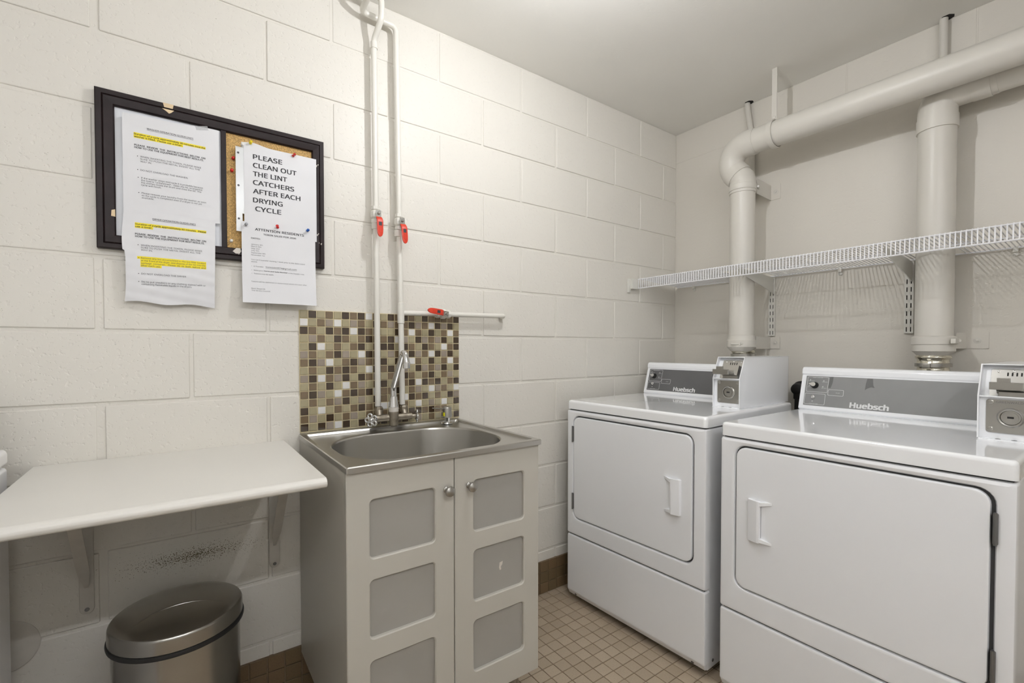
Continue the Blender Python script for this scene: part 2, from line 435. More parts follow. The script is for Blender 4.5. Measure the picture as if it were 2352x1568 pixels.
obj('bulb_neck', P().lathe((x, y, H_ - .10), [(.013, 0), (.014, .03), (.018, .045)], (0, 0, -1), 20), M['chipw'], t)
bg = obj('bulb', P().sphere((x, y, z), .034, 20, 12), M['bulb'], t, 60)
ld = bpy.data.lights.new('bulb_glow', 'POINT'); ld.energy = BULB[4]; ld.shadow_soft_size = r; ld.color = (0.945, 0.96, 1.0)
lo_ = bpy.data.objects.new('bulb_glow', ld); COL.objects.link(lo_); lo_.parent = t; lo_.location = Vector((x, y, z)) - t.location

# ================================================================== DRYERS
def dryer(name, label, loc, rot, W, zl, zg, zp, hinge_left, worn, coinX):
    t = thing(name, label, 'dryer', loc, rot, None)
    D = 0.711; E = M['enamel']
    def part(nm, p, m=E, parent=t, smooth=35):
        o = bpy.data.objects.new(nm, p.mesh(nm, smooth)); o.data.materials.append(m); COL.objects.link(o); o.parent = parent; return wn(o, smooth)
    def ring(r2, y): return [(a, y, b) for a, b in r2]
    # cabinet body behind the front panels
    part('cabinet_body', P().box(0.003, W - 0.003, 0.024, D - 0.005, 0.022, zg - 0.004, 0.006))
    part('body_gap_shade', P().box(0.008, W - 0.008, 0.012, 0.03, 0.03, zg - 0.001), M['gap'])
    # lower front panel
    def plate(x0, x1, z0, z1, r, hole=None):
        L_ = [ring(rrect(x0, x1, z0, z1, r), 0.03), ring(rrect(x0, x1, z0, z1, r), 0.009), ring(rrect(x0 + .0022, x1 - .0022, z0 + .0022, z1 - .0022, r), 0.0025), ring(rrect(x0 + .009, x1 - .009, z0 + .009, z1 - .009, r), 0.0)]
        if hole:
            h0, h1, h2, h3, hr = hole
            L_ += [ring(rrect(h0 - .010, h1 + .010, h2 - .010, h3 + .010, hr + .010), 0.0), ring(rrect(h0 - .003, h1 + .003, h2 - .003, h3 + .003, hr + .003), 0.0025), ring(rrect(h0, h1, h2, h3, hr), 0.009), ring(rrect(h0, h1, h2, h3, hr), 0.02)]
            return P().loft(L_, False, False)
        return P().loft(L_, True, True)
    lp = part('lower_panel', plate(0, W, 0.048, zp - 0.0025, 0.006))
    part('kick_strip', P().prism([(0.012, 0.03), (0.04, 0.03), (0.04, 0.052), (0.002, 0.05)], 0.004, W - 0.004, 'x', 0.002), E, lp)
    for xx in (0.05, W - 0.05):
        part('screw', P().lathe((xx, 0.008, 0.040), [(0.006, 0), (0.006, .0015), (0.003, .003)], (0, -1, 0), 12), M['hinge'], lp)
    part('side_screw', P().lathe((W - 0.003, 0.06, 0.05), [(0.006, 0), (0.006, .0015), (0.003, .003)], (1, 0, 0), 12), M['hinge'])
    if hinge_left: hx0, hx1, hz0, hz1 = 0.0375, 0.634, 0.391, 0.861
    else: hx0, hx1, hz0, hz1 = W - 0.634, W - 0.0345, 0.384, 0.852
    fp = part('front_panel', plate(0, W, zp + 0.0025, zg - 0.003, 0.006, (hx0, hx1, hz0, hz1, 0.035)))
    part('door_gap_shade', P().loft([ring(rrect(hx0 - .002, hx1 + .002, hz0 - .002, hz1 + .002, .037), .018), ring(rrect(hx0 + .01, hx1 - .01, hz0 + .01, hz1 - .01, .03), .018)], False, False), M['gap'], fp)
    g = 0.0045
    d0, d1, d2, d3 = hx0 + g * (.6 if hinge_left else 1), hx1 - g * (1 if hinge_left else 1.6), hz0 + g, hz1 - g
    dr = part('door', P().loft([ring(rrect(d0, d1, d2, d3, .031), 0.02), ring(rrect(d0, d1, d2, d3, .031), 0.006), ring(rrect(d0 + .0015, d1 - .0015, d2 + .0015, d3 - .0015, .030), 0.0015), ring(rrect(d0 + .006, d1 - .006, d2 + .006, d3 - .006, .026), 0.0)]))
    # pull: a scooped grip, open towards the hinge side
    sg = 1 if hinge_left else -1
    ox = 0.513 if hinge_left else W - 0.513
    X = lambda a: ox + sg * a
    z0, z1 = 0.556, 0.690
    q = P()
    def wedge(za, zb, zc_, zd):
        pts = [(X(0), 0.001, za), (X(.036), -0.013, zc_), (X(.036), 0.001, zc_), (X(0), 0.001, zb), (X(.036), -0.013, zd), (X(.036), 0.001, zd)]
        b = bmesh.new(); v = [b.verts.new(c) for c in pts]
        for f in ((0, 1, 2), (3, 5, 4), (0, 3, 4, 1), (1, 4, 5, 2), (0, 2, 5, 3)): b.faces.new([v[i] for i in f])
        bmesh.ops.recalc_face_normals(b, faces=b.faces[:]); q.merge(b)
    wedge(z1, z1 - .007, z1 - .004, z1 - .016)
    wedge(z0 + .007, z0, z0 + .016, z0 + .004)
    prof = [(X(.034), -0.004), (X(.036), -0.014), (X(.042), -0.0155), (X(.072), -0.009), (X(.074), 0.001), (X(.062), 0.001), (X(.055), -0.003)]
    q.prism(prof, z0 + .001, z1 - .001, 'z', 0.0012, 2)
    q.prism([(X(.012), 0.001), (X(.034), -0.0015), (X(.036), 0.001)], z0 + .01, z1 - .01, 'z')
    part('door_handle', q, E, dr)
    for hz in (0.777, 0.469) if hinge_left else (0.765, 0.453):
        hxx = hx0 - .001 if hinge_left else hx1 + .001
        h = part('hinge', P().box(hxx - .0045, hxx + .0045, -0.0035, 0.012, hz - .035, hz + .035, .0015), M['hinge'])
        part('hinge_pin', P().cyl((hxx, -0.003, hz - .037), (hxx, -0.003, hz + .037), 0.0033, 10), M['hinge'], h)
    # lid
    lo = [[(a, b, zg + .002) for a, b in rrect(.002, W - .002, .003, D, .012)],
          [(a, b, zg + .002) for a, b in rrect(0, W, 0, D, .014)], [(a, b, zl - .012) for a, b in rrect(0, W, 0, D, .014)],
          [(a, b, zl - .0045) for a, b in rrect(.0015, W - .0015, .0015, D, .014)], [(a, b, zl - .001) for a, b in rrect(.006, W - .006, .006, D - .002, .013)], [(a, b, zl) for a, b in rrect(.012, W - .012, .012, D - .006, .012)]]
    part('lid', P().loft(lo), M['enamel_lid'], smooth=50)
    for xx in (.06, W - .06):
        for yy in (.07, D - .07):
            part('foot', P().lathe((xx, yy, 0), [(.02, 0), (.02, .012), (.008, .014), (.008, .032)], n=14), M['black'])
    # console: slanted fascia with rounded crest, X from 0 to the coin box
    cx1 = coinX - 0.002
    zt = 1.093
    pro = [(.572, zl - .001), (.568, zl + .006), (.606, zt - .032), (.603, zt - .028), (.604, zt - .012), (.612, zt - .002), (.628, zt), (.69, zt - .004), (.70, zt - .02), (.70, zl - .001)]
    co = part('console', P().prism(pro, 0.003, cx1 + 0.09, 'x', 0.0022, 2), E)
    y0, za, y1, zb = .568, zl + .006, .606, zt - .032
    sl = Vector((0, y1 - y0, zb - za)); Ls = sl.length; sl.normalize(); nrm = Vector((0, -sl.z, sl.y))
    def F(x, s, out=0.0012):      # x along the console, s up the slope
        c = Vector((x, y0, za)) + sl * s + nrm * out; return c
    def slab(x0, x1, s0, s1, th, r=0.0):
        r2 = rrect(x0, x1, s0, s1, max(r, .0006), 4)
        return P().loft([[F(a, b, -.001) for a, b in r2], [F(a, b, th) for a, b in r2]])
    fa = part('fascia', slab(0.020, cx1 + .002, 0.012, Ls - .004, 0.0009, .002), M['panelgrey2'] if worn else M['panelgrey'], co)
    so = 0.0016
    def border(x0, x1, s0, s1, gap=None, wd=.0012, r=.004):
        a = rrect(x0, x1, s0, s1, r, 4); b = rrect(x0 + wd, x1 - wd, s0 + wd, s1 - wd, r - wd * .6, 4)
        return P().loft([[F(*c, so) for c in a], [F(*c, so) for c in b]], False, False)
    sA, sB, sC, sD = Ls - .008, Ls - .070, Ls - .076, .017
    bx = part('control_box_outline', border(.0255, .101, sB, sA), M['printwhite'], co)
    part('control_box_outline', border(.0225, .096, sD, sC), M['printwhite'], co)
    part('indicator_outline', border(.103, .156, Ls - .080, Ls - .056), M['printwhite'], co)
    pr = P()
    for s_, tx, xx in ((Ls - .012, 'FABRIC SELECTOR', .044), (Ls - .027, 'PERM PRESS', .029), (Ls - .029, 'DELICATE', .079), (Ls - .052, 'NORMAL', .029), (Ls - .054, 'NO HEAT', .079), (sD + .001, 'PUSH TO START', .042), (Ls - .070, 'IN USE', .130)):
        add_text(pr, tx, xx, s_, .0042, lambda a, b: F(a, b, so + .0003), .0)
    for (xx, s_) in ((.036, Ls - .021), (.084, Ls - .023), (.034, Ls - .045), (.083, Ls - .047), (.052, sD + .013)):
        for k in range(3):
            a = PI * k / 3; dx, dz = math.cos(a) * .003, math.sin(a) * .003; ex, ez = -math.sin(a) * .0004, math.cos(a) * .0004
            pr.bm.faces.new([pr.bm.verts.new(F(xx + u, s_ + v, so)) for u, v in ((-dx - ex, -dz - ez), (dx - ex, dz - ez), (dx + ex, dz + ez), (-dx + ex, -dz + ez))])
    part('printed_marks', pr, M['printwhite'], co, smooth=0)['kind'] = 'stuff'
    lg = P(); add_text(lg, 'Huebsch', .181, .017, .0265, lambda a, b: F(a, b, so + .0003 + OVER[0]), .060, .117, 0.03)
    part('logo', lg, M['printwhite'], co, smooth=0)
    if worn:
        for pts in ([(.104, Ls - .006), (.116, Ls - .005), (.115, Ls - .03), (.110, Ls - .05), (.101, Ls - .05)], [(.226, Ls - .006), (.243, Ls - .006), (.246, Ls - .03), (.251, Ls - .040), (.240, Ls - .038), (.228, Ls - .044), (.222, Ls - .05), (.223, Ls - .025)]):
            sm = P(); sm.bm.faces.new([sm.bm.verts.new(F(a, b, .0012)) for a, b in pts])
            part('glue_smudge', sm, M['panelsmudge'], co, smooth=0)
    # selector knob with pointer, push button
    kc = (.054, Ls - .042)
    kn = part('selector_knob', P().lathe(F(*kc, .001), [(.0135, 0), (.013, .004), (.0105, .012), (.009, .016)], nrm, 24), M['black'], co)
    a0 = math.radians(172)
    tip = [(kc[0] + math.cos(a0) * .017, kc[1] + math.sin(a0) * .017)] + [(kc[0] + .0085 * math.cos(a0 + b), kc[1] + .0085 * math.sin(a0 + b)) for b in [math.radians(d) for d in (50, 80, 110, 140, 170, 200, 230, 260, 290, 310)]]
    part('knob_pointer', P().loft([[F(a, b, .014) for a, b in tip], [F(a, b, .0195) for a, b in tip]]), M['chrome'], co)
    part('start_button', P().lathe(F(.052, sD + .030, .0005), [(.007, 0), (.007, .003), (.0045, .0035), (.0045, .009), (.003, .011)], nrm, 16), M['chrome'], co)
    # ---------------- token box
    bx_ = coinX; bw = 0.111; zk = zl + .119; zt2 = zl + .204; yf = 0.293; yt = 0.334; yb = 0.740
    h = part('token_box', P(), E) if False else None
    wl = .0035
    prof = [(yf, zl), (yf, zk), (yt, zt2), (yb, zt2), (yb, zl)]
    q = P().prism(prof, bx_, bx_ + wl, 'x', .0008, 1).prism(prof, bx_ + bw - wl, bx_ + bw, 'x', .0008, 1)
    q.box(bx_, bx_ + bw, yt, yb, zt2 - wl, zt2, .0008).box(bx_, bx_ + bw, yb - wl, yb, zl, zt2).box(bx_, bx_ + bw, yf, yf + .03, zl, zl + wl)
    box = part('token_box', q, E, t, 30)
    part('lower_face', P().box(bx_ + wl, bx_ + bw - wl, yf + .012, yf + .016, zl + wl, zk - .002), E, box)
    part('ledge', P().box(bx_ + wl, bx_ + bw - wl, yf + .001, yf + .03, zk - .004, zk, .001), E, box)
    su = Vector((0, yt - yf, zt2 - zk)); LU = su.length; su.normalize(); nu = Vector((0, -su.z, su.y))
    def U(x, s_, out): return Vector((bx_ + x, yf, zk)) + su * s_ + nu * (out - .018)
    def uslab(x0, x1, s0, s1, o0, o1, r=.001):
        r2 = rrect(x0, x1, s0, s1, r, 3); return P().loft([[U(a, b, o0) for a, b in r2], [U(a, b, o1) for a, b in r2]])
    part('upper_face', uslab(wl, bw - wl, -.004, LU + .004, -.003, 0), E, box)
    mp = part('slide_plate', uslab(.020, bw - .009, .006, LU - .008, 0, .002, .004), M['satin'], box)
    sl_ = P()
    for k in range(4):
        xx = .050 + k * .0085; sl_.merge(uslab(xx, xx + .003, LU - .036, LU - .018, .002, .0026).bm)
    part('coin_slots', sl_, M['dark'], mp)
    for a, b in ((.034, LU - .016), (.062, LU - .014), (.094, LU - .018), (.092, .014)):
        part('screw', P().lathe(U(a, b, .002), [(.003, 0), (.003, .0012), (.0015, .002)], nu, 10), M['chrome'], mp)
    # guide body and slide
    q = P()
    r2 = rrect(.034, bw - .010, .014, LU - .036, .002, 3); q.loft([[U(a, b, .002) for a, b in r2], [U(a * .92 + .004, b, .020) for a, b in r2]])
    part('slide_guide', q, M['satin'], box)
    out = 0.058 if hinge_left else 0.024
    q = P(); base = U(.028, .032, .02)
    fx = Vector((1, 0, 0)); fy = Vector((0, -1, 0)); fz = Vector((0, 0, 1))
    def SB(x0, x1, y0_, y1_, z0_, z1_, bv=.001):
        q.box(base.x + x0, base.x + x1, base.y - y1_, base.y - y0_, base.z + z0_, base.z + z1_, bv)
    SB(0.010, .056, -.02, out - .01, -.009, -.003); SB(-.004, .058, out - .012, out, -.012, .008); SB(.010, .034, out - .016, out - .002, .006, .019)
    SB(.012, .054, -.01, out - .02, -.004, .003)
    part('coin_slide', q, M['satin'], box)
    part('slide_lip', P().box(bx_ + .040, bx_ + bw - .012, yf + .004, yf + .020, zk - .001, zk + .012, .001), M['satin'], box)
    # lock plate
    r2 = rrect(bx_ + .016, bx_ + bw - .005, zl + .020, zk - .010, .006, 4)
    lk = part('lock_plate', P().loft([[(a, yf + .013, b) for a, b in r2], [(a, yf + .0095, b) for a, b in r2]]), M['satin'], box)
    c = (bx_ + .063, yf + .0095, zl + .063)
    part('lock_ring', P().lathe(c, [(.026, 0), (.026, .004), (.023, .007), (.020, .006), (.0185, .002), (.0145, .002), (.0145, .005), (.006, .0055)], (0, -1, 0), 28), M['satin'], lk)
    part('keyhole', P().box(c[0] - .006, c[0] + .006, c[1] - .0062, c[1] - .004, c[2] - .002, c[2] + .003), M['dark'], lk)
    for a, b in ((.025, zk - .017), (.025, zl + .029), (bw - .012, zk - .017), (bw - .012, zl + .029)):
        part('screw', P().lathe((bx_ + a, yf + .0095, b), [(.0065, 0), (.006, .002), (.003, .0035)], (0, -1, 0), 14), M['satin'], lk)
    if not hinge_left:
        e = P(); add_text(e, 'GREENWALD', bx_ + .035, zk - .0190, .0080, lambda a, b: (a, yf + .0092, b), .0, .050)
        part('embossed_name', e, M['hinge'], lk, smooth=0)
    for a in (.040, .070):
        part('mount_hole', P().lathe((bx_ + a, yf + .006, zl + wl), [(.0055, 0), (.0055, .0006)], n=14), M['hinge'], box)
    return t
d1 = dryer('clothes_dryer', 'white coin-operated dryer in the corner, door handle on its right', (-0.97169, -0.10638, 0), -PI / 2 + math.radians(2.07), 0.683, 0.930, 0.889, 0.3135, True, False, 0.543)
d2 = dryer('clothes_dryer', 'white coin-operated dryer with smudged grey console, door handle on its left', (-0.9509, -0.84412, 0), -PI / 2, 0.683, 0.923, 0.8765, 0.2986, False, True, 0.569)

# ================================================================== SINK CABINET
t = thing('sink_cabinet', 'off-white two-door sink cabinet with frosted square panes under the steel sink', 'cabinet', (-1.80, -0.28, 0))
CX0, CX1, CZ0, CZ1, CYF = -2.104, -1.498, 0.135, 0.862, -0.545
q = P().box(CX0, CX0 + .016, CYF + .020, -.0108, CZ0, CZ1, .001).box(CX1 - .016, CX1, CYF + .020, -.0108, CZ0, CZ1, .001)
q.box(CX0 + .016, CX1 - .016, CYF + .022, -.0108, CZ0, CZ0 + .016).box(CX0 + .016, CX1 - .016, -.02, -.0108, CZ0 + .016, CZ1)
q.box(CX0 + .016, CX1 - .016, CYF + .0205, CYF + .026, CZ1 - .05, CZ1)
obj('carcass', q, M['cabinet'], t)
for xx in (CX0 + .05, CX1 - .05):
    for yy in (CYF + .07, -.07):
        obj('leg', P().lathe((xx, yy, 0), [(.022, 0), (.022, .012), (.016, .02), (.018, CZ0)], n=18), M['binsteel'], t)
XM = -1.8035
def door(x0, x1, px0, px1, kx):
    yb, yf = CYF + .019, CYF
    rows = [(.636, .786), (.430, .580), (.221, .372)]
    q = P(); ed = .0015
    zs = [CZ0] + [v for r in reversed(rows) for v in r] + [CZ1]
    # rails and stiles as one board with three rounded openings
    b = bmesh.new()
    k = 5
    def ringv(pts, y): return [b.verts.new((a, y, c)) for a, c in pts]
    rr = []
    for z0, z1 in rows:
        outer = rrect(px0, px1, z0, z1, .012, k)
        f0 = ringv(rrect(px0 - .003, px1 + .003, z0 - .003, z1 + .003, .015, k), yf); f1 = ringv(outer, yf + .003); f2 = ringv(outer, yf + .012)
        for A_, B_ in ((f0, f1), (f1, f2)):
            for j in range(len(A_)): b.faces.new((A_[j], A_[(j + 1) % len(A_)], B_[(j + 1) % len(A_)], B_[j]))
        rr.append((f0, z0, z1))
    # front skin: rectangles between, cell by cell; each opening sits in its own cell
    cuts = [CZ0 + .002, (.372 + .430) / 2, (.580 + .636) / 2, CZ1 - .002]
    cells = [(cuts[2], cuts[3], rr[0]), (cuts[1], cuts[2], rr[1]), (cuts[0], cuts[1], rr[2])]
    for c0, c1, (f0, z0, z1) in cells:
        corner = [(x1 - .002, c1), (x0 + .002, c1), (x0 + .002, c0), (x1 - .002, c0)]
        cv = [b.verts.new((a, yf, c)) for a, c in corner]
        n1 = k + 1
        for ci in range(4):
            for j in range(k): b.faces.new((cv[ci], f0[ci * n1 + j], f0[ci * n1 + j + 1]))
            nx = (ci + 1) % 4
            b.faces.new((cv[ci], f0[ci * n1 + k], f0[(nx * n1) % len(f0)], cv[nx]))
    # outer edge
    o1 = [(x0 + .002, CZ0 + .002), (x1 - .002, CZ0 + .002), (x1 - .002, CZ1 - .002), (x0 + .002, CZ1 - .002)]
    o2 = [(x0, CZ0), (x1, CZ0), (x1, CZ1), (x0, CZ1)]
    E1 = [b.verts.new((a, yf, c)) for a, c in o1]; E2 = [b.verts.new((a, yf + .002, c)) for a, c in o2]; E3 = [b.verts.new((a, yb, c)) for a, c in o2]
    for A_, B_ in ((E1, E2), (E2, E3)):
        for j in range(4): b.faces.new((A_[j], A_[(j + 1) % 4], B_[(j + 1) % 4], B_[j]))
    b.faces.new(E3)
    bmesh.ops.remove_doubles(b, verts=b.verts[:], dist=1e-5)
    bmesh.ops.recalc_face_normals(b, faces=b.faces[:])
    q.merge(b)
    d = obj('door', q, M['cabinet'], t, 30)
    for z0, z1 in rows:
        sub('pane', P().box(px0 - .004, px1 + .004, yf + .0105, yf + .0135, z0 - .004, z1 + .004), M['pane'], d)
    sub('knob', P().lathe((kx, yf, .775), [(.009, 0), (.009, .002), (.006, .005), (.006, .013), (.011, .017), (.0145, .022), (.0135, .027), (.008, .030), (.001, .031)], (0, -1, 0), 24), M['satin'], d)
    return d
dl = door(CX0, XM - .0012, -2.045, -1.864, -1.830)
drr = door(XM + .0012, CX1, -1.740, -1.557, -1.757)
# chipped spot on the middle pane of the right door
sp = P(); sp.bm.faces.new([sp.bm.verts.new((-1.643 + a, CYF + .0102, .503 + c)) for a, c in ((0, .012), (.012, .014), (.010, .004), (.005, -.001), (.006, -.010), (.001, -.012), (-.002, -.003))])
sub('paint_chip', sp, M['chipw'], drr, 0)

# --- stainless sink
t = thing('steel_sink', 'brushed stainless steel drop-in sink with oval-cornered bowl on the cabinet', 'sink', (-1.80, -0.28, 0.86))
SX0, SX1, SY0, SY1, SZ = -2.106, -1.494, -0.556, -0.0065, 0.8795
def sring(x0, x1, y0, y1, r, z, k=12): return [(a, b, z) for a, b in rrect(x0, x1, y0, y1, r, k)]
bx0, bx1, by0, by1 = -2.064, -1.545, -0.515, -0.108
L_ = [sring(SX0 + .002, SX1 - .002, SY0 + .002, SY1, .003, SZ - .017), sring(SX0, SX1, SY0, SY1, .004, SZ - .016), sring(SX0, SX1, SY0, SY1, .004, SZ - .0025), sring(SX0 + .002, SX1 - .002, SY0 + .002, SY1 - .002, .004, SZ),
      sring(SX0 + .014, SX1 - .018, SY0 + .022, SY1 - .030, .010, SZ), sring(SX0 + .017, SX1 - .022, SY0 + .025, SY1 - .034, .012, SZ - .0065), sring(SX0 + .020, SX1 - .026, SY0 + .028, SY1 - .038, .016, SZ - .0075),
      sring(bx0 - .003, bx1 + .003, by0 - .003, by1 + .003, .17, SZ - .0075), sring(bx0, bx1, by0, by1, .168, SZ - .009), sring(bx0 + .003, bx1 - .003, by0 + .003, by1 - .003, .166, SZ - .014),
      sring(bx0 + .012, bx1 - .012, by0 + .012, by1 - .012, .16, SZ - .14), sring(bx0 + .025, bx1 - .025, by0 + .025, by1 - .025, .15, SZ - .168), sring(bx0 + .06, bx1 - .06, by0 + .06, by1 - .06, .12, SZ - .18)]
obj('basin', P().loft(L_, False, True), M['steel'], t, 28)
obj('drain', P().lathe((-1.80, -.31, SZ - .1805), [(.042, 0), (.042, .002), (.034, .0035), (.028, .001)], n=24), M['chrome'], t)

# --- soap pump on the sink deck
t = thing('soap_dispenser', 'short brushed metal soap dispenser with thin spout on the sink deck', 'dispenser', (-1.58, -0.072, SZ - .005))
c = (-1.578, -0.0735, SZ - .0045)
obj('base', P().lathe(c, [(.022, 0), (.021, .003), (.013, .005), (.013, .026)], n=24), M['chrome'], t)
hd = obj('pump_head', P().lathe((c[0], c[1], c[2] + .024), [(.018, 0), (.0185, .002), (.0165, .036), (.014, .040), (.001, .041)], n=24), M['satin'], t)
sub('sticker', P().box(c[0] - .0205, c[0] - .0165, c[1] - .012, c[1] - .003, c[2] + .030, c[2] + .044), M['sticker'], hd)
obj('spout', P().tube([(c[0] - .012, c[1] - .006, c[2] + .058), (c[0] - .085, c[1] - .045, c[2] + .070)], .0022, 8), M['satin'], t)

# ================================================================== MOSAIC BACKSPLASH
rows_ = ['LDLMLDMDWMLDMDMLDMMMMD', 'WLMTWLTMLDMTMMDTMWDTDL', 'DMLDMDWDMTLLDMWMLDLMWM', 'LTMLDMLMDMMDWTLDTMTDLD', 'LDWLMLMDLMDDLDMLDMLWMD', 'TMLMDTLWDMLTMMDTMWDTDL',
         'MDTWLMDTMMDLDMWMLDLMWM', 'LMLDMDMLWDMDTTLDTMTDLD', 'TDWMTDLDMTLMTDMLMDLMTL', 'LMLDLWMTLMDLTMDWDMDLMD', 'MDTLWMDMDWMMDLMTLWTMLW', 'LMLMTDLTLDMLMWDMDLMLDT',
         'DLWLMLMDMMWWMMLWLTLWLD', 'MTLDLMTLMMMMMDDDMDMMLL', 'DLDTWDLDMTDLTDLTLMLDLD']
BX0, BX1, BZ0, BZ1 = -2.1005, -1.4865, 0.8845, 1.2995
t = thing('tile_backsplash', 'brown and white glass mosaic tile backsplash on the wall behind the sink', 'backsplash', ((BX0 + BX1) / 2, 0, BZ0))
obj('grout_bed', P().box(BX0, BX1, -0.0045, 0.001, BZ0 - .004, BZ1), M['grout_tile'], t)
pw = (BX1 - BX0) / 22; ph = (BZ1 - BZ0) / 15
TM = {}
for k_, m in M['T'].items():
    me = P().box(-pw / 2 + .0018, pw / 2 - .0018, -.0075, -.003, -ph / 2 + .0018, ph / 2 - .0018, bev=.0007, seg=1).mesh('mosaic_tile', 40); me.materials.append(m); TM[k_] = me
spare = {}
for r, line in enumerate(rows_):
    for c_, ch in enumerate(line):
        x = BX0 + (c_ + .5) * pw; z = BZ1 - (r + .5) * ph
        hid = c_ in (13,) or (r == 14 and c_ > 7)
        if hid:
            spare.setdefault(ch, []).append((x, z)); continue
        o = bpy.data.objects.new('tile', TM[ch]); COL.objects.link(o); o.parent = t; o.location = (x - t.location.x, random.uniform(-.0003, .0003), z - t.location.z)
for ch, lst in spare.items():
    q = P()
    for x, z in lst: q.box(x - pw / 2 + .0018, x + pw / 2 - .0018, -.0075, -.003, z - ph / 2 + .0018, z + ph / 2 - .0018, .0007, 1)
    o = obj('remaining_tiles', q, M['T'][ch], t, 40); o['kind'] = 'stuff'

# ================================================================== WATER PIPES
def lever(c, direction, nrm=(0, -1, 0), L=.078, w=.022):
    """red valve lever; c pivot, direction = along the lever"""
    d = Vector(direction).normalized(); n = Vector(nrm).normalized(); s = d.cross(n); c = Vector(c)
    def Q(a, b, h): return c + d * a + s * b + n * h
    tang = [(-.010, -w * .42), (.022, -w * .42), (.022, w * .42), (-.010, w * .42)]
    plate = P().loft([[Q(a, b, .000) for a, b in tang], [Q(a, b, .0025) for a, b in tang]])
    plate.lathe(Q(0, 0, .0025), [(.0055, 0), (.0055, .004), (.0035, .006)], n, 12)
    grip = [(.016, -w / 2, .001), (.024, -w / 2, .011)]
    pr_ = [(.017, .000), (.025, .012), (.075, .013), (.075, .0165), (.023, .0155), (.013, .0035)]
    g = P()
    lo = []
    N_ = 9
    cl = [(.014, .001, w * .46), (.019, .006, w * .48), (.026, .0115, w / 2), (.036, .0125, w / 2), (.060, .0125, w * .49), (.074, .0125, w * .44), (.082, .0125, w * .30), (.086, .0125, w * .10)]
    loops = []
    for a, h, hw in cl:
        loops.append([Q(a, -hw, h), Q(a, hw, h), Q(a, hw, h + .0045), Q(a, hw * .7, h + .0058), Q(a, -hw * .7, h + .0058), Q(a, -hw, h + .0045)])
    g.loft(loops)
    lab = P().loft([[Q(a, b, .0180) for a, b in rrect(.034, .047, -.0055, .0055, .001, 2)], [Q(a, b, .0188) for a, b in rrect(.034, .047, -.0055, .0055, .001, 2)]])
    ov = P().loft([[Q(a, b, .0180) for a, b in rrect(.050, .072, -.006, .006, .005, 4)], [Q(a, b, .0190) for a, b in rrect(.051, .071, -.005, .005, .004, 4)]])
    return plate, g, lab, ov
def valve(t, c, axis, direction, w=.022):
    c = Vector(c); ax = Vector(axis)
    body = obj('valve_body', P().lathe(c - ax * .03, [(.0115, 0), (.0165, .001), (.0165, .012), (.013, .015), (.0185, .020), (.0195, .030), (.0185, .040), (.013, .045), (.0165, .048), (.0165, .059), (.0115, .060)], axis, 8), M['pipe'], t, 25)
    sub('valve_stem', P().cyl(c + Vector((0, -.012, 0)), c + Vector((0, -.030, 0)), .008, 12), M['pipe'], body)
    pl, g, lab, ov = lever(c + Vector((0, -.028, 0)), direction)
    sub('lever_tang', pl, M['satin'], body); sub('lever_grip', g, M['red'], body); sub('lever_label', lab, M['lcd'], body); sub('lever_emboss', ov, M['red'], body)
R_ = .0105
# pipe feeding the left faucet inlet
t = thing('water_pipe', 'white-painted water pipe that jogs forward near the ceiling, feeding the left faucet inlet', 'pipe', (-1.845, -0.035, 0.95), group='painted water pipes')
x1_ = -1.8455
obj('pipe_run', P().tube([(x1_ + .003, -.038, .958), (x1_ - .004, -.036, 2.275), (x1_ + .006, -.088, 2.330), (x1_ + .006, -.088, 2.400), (x1_ - .075, -.088, 2.400), (x1_ - .075, -.088, 2.4384)], R_, 14, fillet=.02), M['pipe'], t)
for z in (2.245, 1.60):
    obj('coupling', P().lathe((x1_ - .003, -.036, z), [(.0105, 0), (.0125, .001), (.0125, .024), (.0105, .025)], n=16), M['pipe'], t)
valve(t, (x1_ - .001, -.037, 1.652), (0, 0, 1), (.012, 0, -1))
# pipe feeding the right inlet, with the branch
t = thing('water_pipe', 'white-painted water pipe with a side branch over the mosaic, feeding the right faucet inlet', 'pipe', (-1.757, -0.035, 0.95), group='painted water pipes')
x2_ = -1.758
obj('pipe_run', P().tube([(x2_ + .010, -.036, .958), (x2_ - .007, -.034, 2.357), (x2_ - .135, -.034, 2.362), (x2_ - .135, -.125, 2.372), (x2_ - .135, -.125, 2.4384)], R_, 14, fillet=.022), M['pipe'], t)
obj('coupling', P().lathe((x2_ - .004, -.035, 1.585), [(.0105, 0), (.0125, .001), (.0125, .024), (.0105, .025)], n=16), M['pipe'], t)
obj('tee_fitting', P().lathe((x2_ + .006, -.036, 1.262), [(.0105, 0), (.0128, .001), (.0128, .076), (.0105, .077)], n=16), M['pipe'], t)
obj('branch_run', P().tube([(x2_ + .006, -.036, 1.302), (-1.279, -.038, 1.3085), (-1.279, .006, 1.3085)], .0098, 14, fillet=.018), M['pipe'], t)
valve(t, (x2_ + .001, -.036, 1.640), (0, 0, 1), (.075, 0, -1))
valve(t, (-1.577, -.037, 1.305), (1, 0, 0), (-1, 0, .12), .020)

